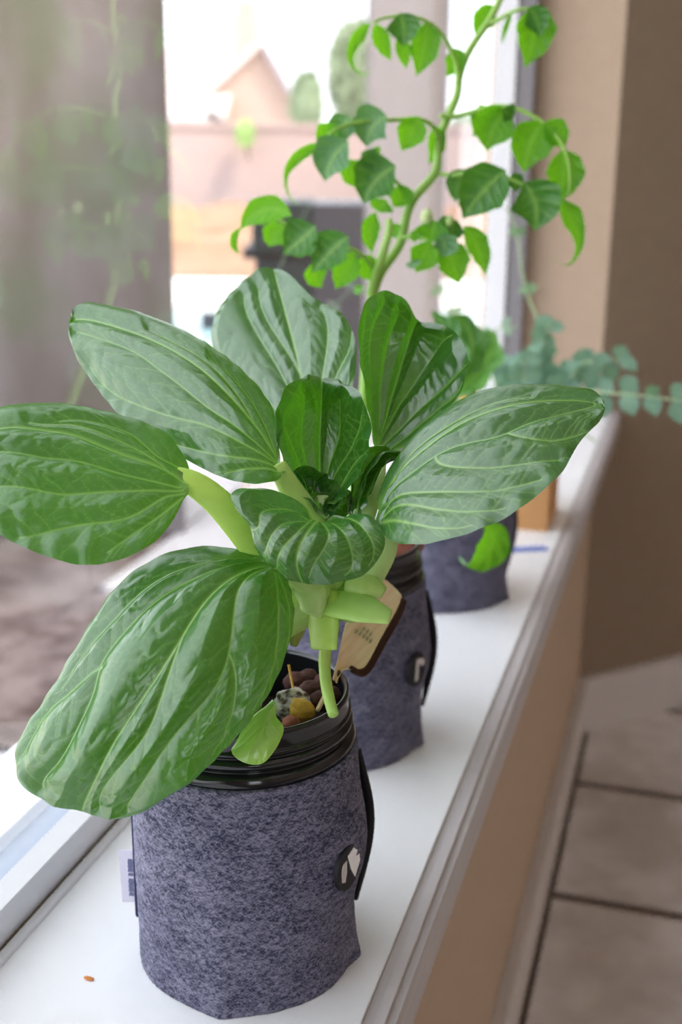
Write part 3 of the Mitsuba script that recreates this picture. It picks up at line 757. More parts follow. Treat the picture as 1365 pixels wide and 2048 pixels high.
# main veins of the leaves, in each leaf's own coordinates (along the midrib, across)
VEINS = {
    1: [[(0.084,0.157),(0.183,0.185),(0.285,0.33),(0.413,0.486),(0.524,0.537),(0.631,0.495),(0.742,0.528),(0.875,0.784)],
        [(0.413,0.486),(0.455,0.626),(0.511,0.748),(0.577,0.859),(0.655,0.943)],
        [(0.073,0.478),(0.219,0.791),(0.295,0.839),(0.379,0.909),(0.455,0.943),(0.529,0.979)],
        [(0.063,0.553),(0.193,0.903),(0.28,0.959),(0.35,0.987)],
        [(0.063,-0.427),(0.141,-0.321),(0.265,-0.374),(0.36,-0.486),(0.437,-0.553),(0.524,-0.602),(0.559,-0.569),(0.602,-0.495),(0.663,-0.444),(0.72,-0.435),(0.792,-0.537),(0.875,-0.748)],
        [(0.546,-0.569),(0.585,-0.696),(0.619,-0.777),(0.659,-0.866),(0.705,-0.872),(0.766,-0.927)],
        [(0.084,-0.586),(0.203,-0.61),(0.3,-0.68),(0.413,-0.748),(0.506,-0.839),(0.602,-0.885)],
        [(0.398,-0.005),(0.488,0.062),(0.577,0.166),(0.659,0.24),(0.769,0.194),(0.921,0.401)]],
    2: [[(0.033,-0.587),(0.234,-0.293),(0.31,-0.509),(0.39,-0.418),(0.502,-0.207)],
        [(0.059,0.398),(0.254,0.271),(0.444,0.282),(0.574,0.325),(0.7,0.325),(0.826,0.356)],
        [(0.039,0.538),(0.304,0.439),(0.49,0.587),(0.616,0.615),(0.7,0.653),(0.823,0.768)],
        [(0.02,0.742),(0.202,0.548),(0.31,0.698),(0.414,0.751),(0.536,0.85),(0.642,0.956)],
        [(0.039,0.895),(0.183,0.751),(0.298,0.842),(0.372,0.937)],
        [(0.111,0.006),(0.26,-0.163),(0.354,-0.228),(0.467,-0.163),(0.606,-0.107)]],
    3: [[(0.067,0.107),(0.205,0.303),(0.316,0.356),(0.406,0.418),(0.498,0.398),(0.599,0.356),(0.656,0.325),(0.782,0.366),(0.911,0.615)],
        [(0.061,0.239),(0.258,0.489),(0.378,0.596),(0.472,0.716),(0.595,0.81),(0.709,0.895),(0.804,0.888)],
        [(0.061,0.418),(0.293,0.751),(0.406,0.888),(0.514,0.956)],
        [(0.055,0.558),(0.211,0.777),(0.299,0.956)],
        [(0.055,-0.107),(0.181,-0.335),(0.27,-0.408),(0.362,-0.449),(0.439,-0.346)],
        [(0.223,0.006),(0.31,-0.152),(0.423,-0.228),(0.54,-0.196),(0.647,-0.217)]],
    4: [[(0.11,-0.185),(0.318,-0.238),(0.442,-0.355),(0.578,-0.588),(0.693,-0.787)],
        [(0.047,-0.635),(0.181,-0.635),(0.28,-0.734),(0.333,-0.875),(0.37,-1.0)],
        [(0.311,0.007),(0.456,-0.117),(0.597,-0.342),(0.742,-0.565)],
        [(0.11,0.264),(0.318,0.33),(0.463,0.541),(0.634,0.837)],
        [(0.102,0.444),(0.265,0.517),(0.355,0.787),(0.413,0.979)],
        [(0.047,0.468),(0.134,0.702),(0.212,0.927)]],
    5: [[(0.029,-0.786),(0.157,-0.619),(0.338,-0.587),(0.481,-0.68),(0.63,-0.786),(0.684,-0.929)],
        [(0.079,-0.093),(0.29,-0.251),(0.45,-0.298),(0.673,-0.458),(0.781,-0.804)],
        [(0.029,-1.0),(0.178,-0.976),(0.338,-0.84),(0.5,-0.882)],
        [(0.057,0.106),(0.391,0.239),(0.635,0.502),(0.739,0.936)],
        [(0.05,0.379),(0.358,0.587),(0.475,0.786),(0.549,0.97)],
        [(0.05,0.786),(0.255,0.748),(0.391,0.914),(0.469,0.976)],
        [(0.079,0.95),(0.221,0.957),(0.324,0.982)]],
    6: [[(0.086,-0.262),(0.248,-0.333),(0.364,-0.401),(0.506,-0.413),(0.705,-0.556)],
        [(0.086,-0.458),(0.234,-0.513),(0.344,-0.65),(0.424,-0.795)],
        [(0.093,0.203),(0.269,0.239),(0.398,0.367),(0.543,0.446),(0.705,0.534)],
        [(0.079,0.367),(0.214,0.413),(0.317,0.577),(0.45,0.748),(0.549,0.882)],
        [(0.043,0.629),(0.207,0.71),(0.324,0.89)]],
    7: [[(0.101,0.451),(0.157,0.249),(0.245,0.259),(0.331,0.239),(0.485,0.318),(0.603,0.385),(0.685,0.375),(0.791,0.413),(0.94,-0.078)],
        [(0.09,0.655),(0.185,0.488),(0.347,0.621),(0.47,0.753),(0.576,0.851),(0.647,0.925)],
        [(0.353,0.259),(0.415,0.478),(0.515,0.612),(0.608,0.721),(0.725,0.906)],
        [(0.084,0.705),(0.229,0.638),(0.347,0.761),(0.465,0.886),(0.538,0.938)],
        [(0.079,0.815),(0.267,0.83),(0.363,0.913),(0.445,0.955)],
        [(0.603,0.385),(0.672,0.569),(0.77,0.777),(0.846,0.938)],
        [(0.151,0.088),(0.31,-0.18),(0.435,-0.109),(0.567,-0.149),(0.713,-0.139)]],
    8: [[(0.022,0.056),(0.324,0.239),(0.543,0.321),(0.73,0.321),(0.915,0.458)],
        [(0.115,0.344),(0.378,0.491),(0.549,0.67),(0.768,0.857)],
        [(0.093,0.831),(0.344,0.777),(0.488,0.882),(0.63,0.95)],
        [(0.234,-0.031),(0.317,-0.274),(0.531,-0.458),(0.734,-0.822)],
        [(0.192,-0.13),(0.221,-0.577),(0.371,-0.629),(0.596,-1.0)],
        [(0.029,-0.142),(0.469,-0.13),(0.715,-0.356),(0.851,-0.987)]],
}
BC = thing('bok_choy', 'bok choy plant with broad glossy green leaves growing from the front jar', 'plant')


def bok(outl, midl, seed, **kw):
    """OUTL: (x, y, Z) with an odd count, the tip in the middle; MIDL: (x, y, Z) from base to tip."""
    return make_leaf(BC + '__leaf', o3(outl), o3(midl), seed, **kw)


def stalk(key, path, ra, rb=None, flat=None, c0=(.50, .66, .26), c1=(.36, .58, .12), n=28, sides=20):
    ms = tube(path, ra, rb, sides, flat, n)
    v = np.asarray(ms.vertices); s = np.linspace(0, 1, len(v))[:, None]
    g = meshkit.fbm(v * [150, 150, 150], 3)[:, None]
    col = (np.asarray(c0) * (1 - s) + np.asarray(c1) * s) * (.86 + .28 * g)
    return add(key, ms, 'mat_stalk', True, color=col)


# front leaf, hanging towards the camera
k = bok([(556, 1142, .4780), (480, 1111, .4814), (392, 1106, .4835), (312, 1126, .4831), (242, 1172, .4809), (190, 1240, .4779), (140, 1320, .4729), (88, 1405, .4669), (40, 1482, .4611), (36, 1545, .4555), (75, 1593, .4504),
         (165, 1622, .4460),
         (245, 1636, .4444), (318, 1601, .4440), (386, 1556, .4448), (448, 1500, .4468), (500, 1440, .4492), (545, 1372, .4530), (573, 1302, .4582), (588, 1238, .4638), (583, 1188, .4688), (574, 1160, .4730), (562, 1146, .4764)],
        [(559, 1143, .4760), (515, 1137, .4660), (461, 1159, .4560), (410, 1205, .4500), (369, 1267, .4460), (328, 1333, .4420), (277, 1410, .4400), (226, 1490, .4390), (195, 1550, .4410), (175, 1592, .4440), (165, 1622, .4460)],
        1, veins=VEINS[1], nu=300, nv=260, nsec=5, amp=.0019, dark=(.040, .165, .018), light=(.075, .24, .028))
stalk(k + '__petiole', [at(553, 1141, .477), at(590, 1152, .482), at(632, 1180, .490)], [.0040, .0062, .0090], [.0030, .0045, .0060], flat=(0, 0, 1), c0=(.45, .64, .22), c1=(.50, .70, .22))
# left leaf
k = bok([(374, 948, .4780), (352, 902, .4800), (300, 862, .4820), (235, 843, .4830), (165, 835, .4830), (95, 837, .4820), (30, 848, .4800), (-30, 862, .4770), (-75, 885, .4730),
         (-95, 925, .4680),
         (-80, 985, .4529), (-40, 1040, .4461), (25, 1084, .4419), (90, 1112, .4405), (165, 1131, .4410), (245, 1118, .4435), (312, 1082, .4499), (352, 1030, .4581), (372, 990, .4669)],
        [(376, 966, .4700), (345, 950, .4680), (305, 930, .4660), (231, 905, .4640), (154, 874, .4640), (90, 862, .4630), (20, 856, .4620), (-40, 872, .4610), (-75, 895, .4610), (-95, 925, .4620)],
        2, veins=VEINS[2], nu=240, nv=220, nsec=5, amp=.0014, dark=(.035, .150, .016), light=(.070, .24, .020))
stalk(k + '__petiole', [at(352, 955, .471), at(395, 972, .472), at(450, 1018, .475), at(500, 1078, .480), at(552, 1140, .487), at(620, 1190, .494)], [.0046, .0058, .0066, .0070, .0080, .0095], [.0014, .0022, .0030, .0034, .0045, .006], flat=(.3, -.75, .6), c0=(.46, .70, .12), c1=(.54, .76, .18))
# upper left leaf
k = bok([(566, 940, .4840), (556, 880, .4908), (534, 822, .5002), (490, 768, .5101), (430, 722, .5206), (360, 686, .5303), (290, 655, .5385), (222, 632, .5443), (165, 620, .5481),
         (136, 645, .5450),
         (150, 705, .5367), (186, 765, .5241), (232, 822, .5106), (290, 872, .4973), (360, 912, .4864), (428, 948, .4778), (492, 967, .4745), (540, 966, .4762), (566, 955, .4803)],
        [(567, 948, .4870), (545, 905, .4859), (513, 856, .4869), (466, 800, .4918), (405, 742, .5006), (345, 702, .5103), (282, 672, .5212), (215, 650, .5334), (170, 640, .5421), (136, 645, .5490)],
        3, veins=VEINS[3], nu=260, nv=220, nsec=6, amp=.0016, dark=(.028, .125, .016), light=(.055, .19, .024))
stalk(k + '__petiole', [at(556, 930, .484), at(580, 975, .487), at(612, 1030, .493), at(640, 1100, .497)], [.0036, .0050, .0062, .0075], [.0018, .0026, .0034, .0045], flat=(.2, -.8, .5), c0=(.38, .58, .12), c1=(.50, .70, .26))
# back leaf
k = bok([(600, 905, .5376), (548, 850, .5561), (490, 785, .5772), (440, 728, .5943), (424, 676, .6047), (434, 630, .6113), (458, 592, .6151), (492, 560, .6181), (522, 543, .6196),
         (548, 538, .6188),
         (580, 550, .6117), (608, 578, .6018), (640, 604, .5918), (672, 620, .5850), (700, 650, .5749), (715, 705, .5602), (708, 770, .5469), (680, 840, .5355), (625, 905, .5326)],
        [(612, 900, .5362), (612, 850, .5455), (609, 800, .5560), (602, 752, .5659), (592, 705, .5760), (580, 660, .5870), (568, 615, .5980), (558, 578, .6078), (552, 555, .6145), (548, 538, .6188)],
        4, veins=VEINS[4], nu=200, nv=180, nsec=5, amp=.0016, dark=(.045, .15, .045), light=(.075, .20, .065), fine=.4)
stalk(k + '__petiole', [at(612, 895, .540), at(618, 960, .530), at(640, 1060, .510)], [.0045, .0055, .007], [.002, .003, .004], flat=(0, -1, 0))
# folded leaf, back right
k = bok([(752, 905, .530), (740, 840, .530), (728, 770, .529), (716, 700, .528), (717, 640, .529), (734, 598, .531), (762, 581, .534), (792, 586, .538), (818, 606, .545),
         (838, 640, .553),
         (866, 643, .549), (902, 656, .543), (930, 688, .537), (938, 725, .533), (926, 775, .530), (896, 822, .528), (855, 866, .527), (805, 898, .527), (768, 908, .529)],
        [(757, 905, .534), (762, 872, .541), (772, 838, .547), (782, 800, .552), (793, 765, .556), (803, 730, .559), (813, 700, .560), (822, 672, .559), (830, 652, .557), (838, 640, .553)],
        5, veins=VEINS[5], nu=220, nv=200, nsec=6, amp=.0018, dark=(.025, .115, .020), light=(.05, .17, .032), fine=.6)
stalk(k + '__petiole', [at(758, 898, .533), at(752, 950, .520), at(730, 1020, .505), at(690, 1110, .498)], [.0034, .0046, .0060, .0075], [.002, .003, .004, .005], flat=(0, -1, 0), c0=(.42, .58, .26), c1=(.50, .70, .30))
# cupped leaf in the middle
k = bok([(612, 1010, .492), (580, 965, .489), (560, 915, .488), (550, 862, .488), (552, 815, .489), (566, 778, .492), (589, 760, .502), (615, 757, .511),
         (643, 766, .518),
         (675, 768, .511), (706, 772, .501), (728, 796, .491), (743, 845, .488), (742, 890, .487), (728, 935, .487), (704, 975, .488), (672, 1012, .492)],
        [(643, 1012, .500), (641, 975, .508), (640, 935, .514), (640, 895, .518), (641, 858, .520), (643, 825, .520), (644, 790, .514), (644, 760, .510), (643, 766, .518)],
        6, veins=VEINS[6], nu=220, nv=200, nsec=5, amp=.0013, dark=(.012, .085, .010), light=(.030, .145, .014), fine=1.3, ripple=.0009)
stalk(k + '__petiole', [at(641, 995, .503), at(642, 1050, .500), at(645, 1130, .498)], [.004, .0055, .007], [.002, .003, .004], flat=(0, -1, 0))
# right leaf
k = bok([(764, 1040, .4860), (768, 1000, .4907), (788, 955, .4946), (822, 905, .4976), (866, 866, .4989), (918, 833, .4994), (975, 806, .4982), (1035, 791, .4954), (1095, 788, .4923), (1155, 791, .4882), (1196, 797, .4837),
         (1212, 817, .4752),
         (1196, 848, .4694), (1158, 888, .4606), (1130, 938, .4495), (1085, 984, .4425), (1020, 1032, .4391), (950, 1063, .4392), (880, 1084, .4433), (820, 1090, .4517), (784, 1081, .4622), (765, 1066, .4720), (761, 1050, .4809)],
        [(763, 1045, .4860), (776, 985, .4829), (806, 940, .4821), (846, 903, .4820), (895, 866, .4806), (945, 838, .4805), (1000, 818, .4801), (1055, 806, .4800), (1110, 802, .4801), (1165, 803, .4796), (1212, 817, .4783)],
        7, veins=VEINS[7], nu=280, nv=240, nsec=6, amp=.0013, dark=(.050, .155, .045), light=(.085, .21, .065))
stalk(k + '__petiole', [at(763, 1050, .486), at(775, 1088, .488), at(758, 1130, .492), at(720, 1180, .496), at(680, 1215, .500)], [.0034, .0045, .0052, .007, .009], [.002, .003, .0036, .0045, .006], flat=(0, -.8, .5), c0=(.50, .66, .30), c1=(.46, .66, .18))
# small leaf folded forward over the heart
k = bok([(600, 1022, .487), (548, 986, .480), (500, 979, .472), (462, 990, .463), (478, 1022, .459), (497, 1048, .457), (508, 1082, .455), (528, 1118, .455), (560, 1147, .456),
         (606, 1165, .458),
         (655, 1166, .459), (705, 1158, .460), (738, 1140, .461), (760, 1114, .463), (769, 1083, .466), (757, 1050, .470), (732, 1030, .476), (704, 1030, .482), (680, 1036, .487)],
        [(638, 1052, .488), (634, 1044, .480), (628, 1048, .470), (620, 1058, .461), (611, 1071, .455), (602, 1087, .452), (596, 1105, .451), (594, 1124, .452), (598, 1145, .455), (606, 1165, .458)],
        8, veins=VEINS[8], nu=220, nv=200, nsec=5, amp=.0014, dark=(.040, .140, .028), light=(.075, .21, .045))
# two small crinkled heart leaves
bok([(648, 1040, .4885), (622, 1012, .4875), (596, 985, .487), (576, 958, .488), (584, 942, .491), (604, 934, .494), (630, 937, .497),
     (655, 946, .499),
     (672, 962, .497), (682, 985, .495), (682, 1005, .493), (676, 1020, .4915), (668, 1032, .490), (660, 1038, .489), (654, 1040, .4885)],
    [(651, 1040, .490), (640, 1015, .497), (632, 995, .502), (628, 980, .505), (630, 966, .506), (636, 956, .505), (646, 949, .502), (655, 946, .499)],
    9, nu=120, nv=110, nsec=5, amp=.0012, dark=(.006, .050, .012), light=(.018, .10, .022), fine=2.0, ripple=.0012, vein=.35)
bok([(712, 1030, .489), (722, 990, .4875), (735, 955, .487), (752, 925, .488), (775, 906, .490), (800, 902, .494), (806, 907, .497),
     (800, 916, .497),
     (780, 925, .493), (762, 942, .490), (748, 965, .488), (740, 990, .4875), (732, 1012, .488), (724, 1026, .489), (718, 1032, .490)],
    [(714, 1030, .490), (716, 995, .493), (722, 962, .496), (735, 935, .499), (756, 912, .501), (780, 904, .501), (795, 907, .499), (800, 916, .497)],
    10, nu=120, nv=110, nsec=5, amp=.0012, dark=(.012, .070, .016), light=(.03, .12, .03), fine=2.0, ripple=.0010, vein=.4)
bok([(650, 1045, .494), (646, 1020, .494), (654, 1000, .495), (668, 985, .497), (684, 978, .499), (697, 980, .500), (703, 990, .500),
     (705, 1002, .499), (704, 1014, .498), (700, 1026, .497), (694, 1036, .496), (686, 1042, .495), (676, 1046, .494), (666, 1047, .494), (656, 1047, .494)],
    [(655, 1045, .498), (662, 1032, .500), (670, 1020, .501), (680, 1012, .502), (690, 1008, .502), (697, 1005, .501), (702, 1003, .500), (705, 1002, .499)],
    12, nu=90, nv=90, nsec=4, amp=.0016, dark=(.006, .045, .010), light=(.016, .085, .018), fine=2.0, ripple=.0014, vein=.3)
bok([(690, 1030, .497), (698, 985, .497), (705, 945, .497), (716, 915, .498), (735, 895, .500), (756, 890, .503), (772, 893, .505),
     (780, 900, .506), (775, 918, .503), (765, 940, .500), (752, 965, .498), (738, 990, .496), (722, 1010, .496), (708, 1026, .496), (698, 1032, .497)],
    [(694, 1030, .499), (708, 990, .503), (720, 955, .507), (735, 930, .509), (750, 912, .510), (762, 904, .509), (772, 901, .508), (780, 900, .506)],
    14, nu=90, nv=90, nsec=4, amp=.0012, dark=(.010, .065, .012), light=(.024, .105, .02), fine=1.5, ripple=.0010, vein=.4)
# crown and cut stubs
stalk(BC + '__crown', [at(498, 1430, .512), at(510, 1340, .508), at(546, 1255, .503), at(608, 1190, .499), at(655, 1112, .498)], [.0050, .0060, .0085, .0125, .0105], c0=(.42, .56, .20), c1=(.52, .72, .24))
stalk(BC + '__stub', [at(600, 1150, .488), at(625, 1195, .484), at(622, 1225, .484)], [.0070, .0068, .0050], [.003, .0034, .0024], flat=(0, -.8, .4), c0=(.46, .66, .18), c1=(.54, .72, .28))
stalk(BC + '__stub', [at(650, 1205, .490), at(690, 1210, .484), at(740, 1222, .478), at(780, 1234, .476)], [.0076, .0084, .0078, .0040], [.0036, .0026, .0020, .0012], flat=(.1, -.35, .93), c0=(.34, .58, .09), c1=(.50, .72, .24))
stalk(BC + '__stub', [at(700, 1165, .493), at(738, 1172, .489), at(766, 1186, .487)], [.0060, .0056, .0030], [.003, .003, .0018], flat=(0, -.6, .8), c0=(.42, .62, .14), c1=(.52, .68, .22))
stalk(BC + '__stub', [at(645, 1195, .490), at(648, 1245, .486), at(648, 1298, .484)], [.0080, .0078, .0068], [.0045, .0028, .0014], flat=(-.2, -1, 0), c0=(.36, .58, .08), c1=(.46, .66, .13))
stalk(BC + '__stub', [at(652, 1292, .4855), at(650, 1340, .484), at(656, 1385, .479), at(667, 1428, .472)], [.0026, .0024, .0024, .0022], None, c0=(.48, .66, .14), c1=(.42, .66, .16))
stalk(BC + '__stub', [at(600, 1240, .503), at(594, 1265, .502), at(588, 1290, .502)], [.0030, .0032, .0016], None, c0=(.38, .42, .10), c1=(.34, .34, .08))
k = bok([(546, 1400, .4740), (520, 1420, .4715), (494, 1448, .4690), (470, 1486, .4660), (463, 1500, .4645), (476, 1518, .4632),
         (515, 1530, .4625),
         (540, 1512, .4635), (558, 1488, .4655), (568, 1462, .4680), (562, 1446, .4700), (554, 1432, .4720), (552, 1416, .4735)],
        [(550, 1406, .472), (538, 1430, .4695), (530, 1452, .4665), (524, 1476, .464), (520, 1496, .4625), (517, 1514, .462), (515, 1530, .4625)],
        15, nu=120, nv=100, nsec=4, amp=.0005, dark=(.80, 1.05, .22), light=(.90, 1.15, .32), fine=.2, vein=.4)
labels[k] = {'label': 'small yellow-green leaf hanging over the rim'}

# ------------------------------------------------------------------ wooden plant marker
def plate_between(front, th, away):
    """A thin curved board: FRONT is a grid of points, TH its thickness along AWAY."""
    F = np.asarray(front, float); B = F + np.asarray(away) * th
    P = np.concatenate([F, B[:, ::-1], F[:, :1]], 1)
    g = grid_mesh(P)
    n_, k_ = P.shape[:2]
    caps = []
    for row in (0, n_ - 1):
        m_ = F.shape[1]
        idx = np.arange(row * k_, row * k_ + 2 * m_)
        for j in range(m_ - 1):
            a, b, c, d = idx[j], idx[j + 1], idx[2 * m_ - 2 - j], idx[2 * m_ - 1 - j]
            caps += [(a, b, c), (a, c, d)] if row else [(a, c, b), (a, d, c)]
    return trimesh.Trimesh(g.vertices, np.vstack([g.faces, caps]), process=False)


mk = thing('plant_marker', 'curved wooden plant marker with a burnt dark edge stuck in the front jar', 'plant marker')
left = [(757, 1150, .560), (730, 1192, .553), (700, 1232, .546), (688, 1262, .540), (680, 1300, .534), (672, 1332, .528), (666, 1358, .522)]
cen = [(780, 1166, .566), (762, 1205, .561), (738, 1248, .553), (714, 1290, .545), (694, 1318, .538), (680, 1342, .530), (669, 1362, .523)]
rgt = [(804, 1190, .570), (798, 1216, .566), (778, 1256, .558), (750, 1306, .549), (722, 1346, .541), (700, 1338, .533), (674, 1366, .524)]
Ls, Cs, Rs = spline(o3(left), 40), spline(o3(cen), 40), spline(o3(rgt), 40)
vv = np.linspace(-1, 1, 17)
Fg = Ls[:, None] * (vv * (vv - 1) / 2)[None, :, None] + Cs[:, None] * (1 - vv * vv)[None, :, None] + Rs[:, None] * (vv * (vv + 1) / 2)[None, :, None]
Fg += FWD * (.0016 * np.sin((vv + .2) * 3.4))[None, :, None] * np.linspace(.6, 1, 40)[:, None, None]
add(mk + '__board', plate_between(Fg, .0014, FWD), 'mat_wood', 30)
add(mk + '__burnt_edge', tube([Fg[i, -1] + FWD * .0014 + RIGHT * .0008 for i in range(2, 33, 3)], [.0021] * 11, [.0014] * 11, 10, FWD, 30), 'mat_burnt', True)
for i, (x, y) in enumerate(((714, 1262), (721, 1267), (728, 1272), (735, 1277), (742, 1282), (728, 1258), (735, 1263), (742, 1268))):
    Z = .5492 + (x - 738) * .00012
    add(mk + '__lettering', round_plate(at(x, y, Z - .0012), -FWD, (.5, 0, .8), .0010, .0024, .0004), 'mat_ink')

# ------------------------------------------------------------------ tomato plant
def blade(key, mid, width, side, nrm_cup=.25, seed=0, dark=(.045, .20, .012), light=(.10, .34, .02), lobes=.045, nu=34, nv=15, m='mat_tomato_leaf', vein=.5, prof=None):
    """A leaflet along a 3-D midline MID, WIDTH metres wide, its blade spread towards SIDE and cupped."""
    g = np.random.default_rng(seed)
    C = spline(mid, nu); t = np.linspace(0, 1, nu)
    tan = np.gradient(C, axis=0); tan /= np.linalg.norm(tan, axis=1, keepdims=True) + 1e-12
    s = np.asarray(side, float)[None] - tan * (tan @ np.asarray(side, float))[:, None]; s /= np.linalg.norm(s, axis=1, keepdims=True) + 1e-12
    nn = np.cross(tan, s)
    w = width / 2 * (np.interp(t, np.linspace(0, 1, 11), [0, .48, .80, .96, 1, .97, .88, .72, .50, .24, 0]) if prof is None else np.interp(t, np.linspace(0, 1, len(prof)), prof))
    w = w * (1 + lobes * np.sin(t * 19 + g.uniform(0, 6)))
    w[0] = w[-1] = width * .01
    v = np.linspace(-1, 1, nv)
    P = C[:, None] + s[:, None] * (w[:, None] * v[None])[..., None] + nn[:, None] * (nrm_cup * w[:, None] * (v[None] ** 2) - .17 * w[:, None] * np.abs(np.sin(t[:, None] * 16 - np.abs(v[None]) * 3)) * np.abs(v[None]))[..., None]
    d, l = np.asarray(dark), np.asarray(light)
    k = np.clip(meshkit.fbm(P * 90 + seed, 2, seed) * 1.4 - .2, 0, 1)[..., None]
    col = d + (l - d) * k
    kv = np.maximum(np.exp(-(v[None] / .10) ** 2) * np.ones((nu, 1)), .6 * np.exp(-((np.abs(np.sin(t[:, None] * 16 - np.abs(v[None]) * 3))) / .18) ** 2))[..., None] * vein
    col = col * (1 - kv) + np.array([.30, .52, .10]) * kv * 1.0
    return add(key, grid_mesh(P), m, True, color=col.reshape(-1, 3))


TM = thing('tomato_plant', 'tall young tomato plant with drooping bright green leaflets in the middle jar', 'plant')
TZ = .80
stem_px = [(703, 1085, .715), (712, 960, .735), (728, 800, .755), (738, 650, .772), (752, 570, .782), (772, 530, .786), (800, 490, .790), (814, 430, .795), (838, 385, .798), (872, 343, .800), (876, 300, .803), (890, 248, .806), (916, 185, .810), (918, 162, .812), (940, 100, .816), (975, 48, .820), (1002, -5, .824), (1020, -60, .828)]
stalk(TM + '__stem', o3(stem_px), [.0037, .0035, .0033, .0031, .0029, .0027, .0025, .0022], c0=(.22, .42, .07), c1=(.34, .56, .13), n=90, sides=14)
stalk(TM + '__stem', o3([(742, 590, .778), (762, 520, .776), (778, 465, .774), (779, 440, .774)]), [.0030, .0028, .0022], c0=(.30, .52, .10), c1=(.36, .58, .14))


def frond(rachis, leaflets, Z, rw=.0014):
    """One compound leaf: its rachis, then leaflets (x0, y0, x1, y1, width px, depth offset, turn, tone)."""
    k = stalk(TM + '__leaf', [at(x, y, Z + dz) for x, y, dz in rachis], [rw * 1.2, rw, rw * .7], c0=(.30, .52, .10), c1=(.30, .52, .10), n=30, sides=10)
    for i, L in enumerate(leaflets):
        pts, wpx, dz, turn, tone = L
        p = [at(x, y, Z + dz + .004 * j) for j, (x, y) in enumerate(pts)]
        ax = p[-1] - p[0]; ax /= np.linalg.norm(ax)
        sd = np.cross(ax, FWD); sd /= np.linalg.norm(sd)
        side = sd * math.cos(turn) + FWD * math.sin(turn)
        dk, lt = {0: ((.018, .105, .012), (.04, .17, .02)), 1: ((.04, .20, .008), (.08, .30, .012)), 2: ((.09, .34, .01), (.14, .44, .015)), 3: ((.07, .19, .085), (.12, .27, .12))}[tone]
        blade(k + '__leaflet', p, (1.25 if len(pts) < 5 else 1.05) * wpx * Z / FOCAL / max(.45, math.cos(turn)), side, .50, int(pts[0][0] * 7 + pts[0][1] * 3 + i), dk, lt, m='mat_tomato_dark' if tone in (0, 3) else 'mat_tomato_leaf', prof=None if len(pts) < 5 else [0, .7, 1, .95, .75, .5, .32, .2, .14, .1, 0])
    return k


frond([(916, 165, 0), (905, 105, 0), (862, 48, -.01), (800, 32, -.015), (748, 44, -.02)],
      [([(905, 96), (910, 120), (892, 153)], 34, 0, .2, 1), ([(852, 44), (848, 95), (833, 152)], 48, -.01, .2, 1), ([(800, 26), (808, 55), (806, 92)], 52, -.02, -.2, 0), ([(798, 70), (806, 105), (813, 138)], 26, -.012, .3, 2),
       ([(752, 46), (762, 85), (784, 122)], 30, -.01, .3, 2), ([(742, 45), (706, 88), (702, 125), (722, 148), (742, 140)], 24, -.02, .5, 1), ([(832, 36), (828, 50), (832, 62)], 20, -.01, .2, 1)], .80)
frond([(975, 48, 0), (1000, 38, -.005), (1030, 22, -.01), (1056, 18, -.012)],
      [([(992, 12), (966, 40), (956, 80)], 36, .005, .3, 1), ([(1066, 12), (1068, 60), (1050, 135)], 64, -.01, .2, 1), ([(1058, 14), (1075, 40), (1080, 75)], 40, -.018, -.3, 0), ([(1024, 26), (1012, 55), (1004, 90)], 9, 0, .2, 2)], .82)
frond([(876, 275, 0), (850, 242, -.01), (790, 240, -.02), (700, 248, -.03), (648, 284, -.035)],
      [([(868, 250), (872, 290), (857, 328)], 30, 0, .3, 1), ([(838, 232), (822, 265), (803, 302)], 46, -.02, .2, 2), ([(775, 233), (745, 255), (735, 294)], 64, -.03, -.2, 3), ([(700, 232), (688, 255), (690, 288)], 46, -.03, -.3, 3),
       ([(672, 250), (655, 270), (648, 297)], 38, -.03, .2, 2), ([(698, 284), (665, 318), (652, 363)], 62, -.045, -.2, 3), ([(642, 286), (596, 312), (572, 350), (578, 390), (604, 413)], 22, -.035, .5, 1), ([(760, 292), (752, 305), (748, 318)], 14, -.02, .2, 1)], .80)
frond([(828, 396, 0), (808, 380, -.01), (770, 340, -.02), (730, 312, -.025)],
      [([(692, 318), (705, 348), (722, 378)], 42, -.01, .2, 1), ([(792, 332), (752, 362), (728, 408)], 74, -.035, -.2, 0), ([(722, 306), (740, 322), (756, 340)], 34, -.03, .2, 3), ([(800, 368), (800, 390), (786, 414)], 42, -.015, .2, 1), ([(772, 398), (765, 410), (760, 426)], 40, -.012, .2, 1)], .80)
frond([(752, 562, 0), (735, 520, -.01), (690, 492, -.02), (610, 462, -.03), (560, 440, -.035)],
      [([(584, 432), (540, 418), (505, 432), (482, 460)], 42, -.035, .2, 2), ([(484, 455), (468, 475), (470, 495), (482, 508)], 12, -.035, .3, 1), ([(572, 452), (548, 472), (540, 494)], 40, -.02, .2, 2), ([(632, 452), (605, 478), (566, 508)], 66, -.04, -.2, 0),
       ([(698, 472), (660, 505), (625, 545)], 58, -.045, -.2, 0), ([(632, 525), (630, 550), (645, 575)], 36, -.02, .2, 2), ([(708, 503), (690, 540), (672, 578)], 44, -.02, .2, 2), ([(742, 508), (735, 535), (740, 562)], 40, -.01, .3, 1), ([(752, 424), (740, 465), (746, 508)], 30, -.005, .2, 1), ([(728, 572), (716, 580), (708, 576)], 16, -.01, .2, 1)], .785)
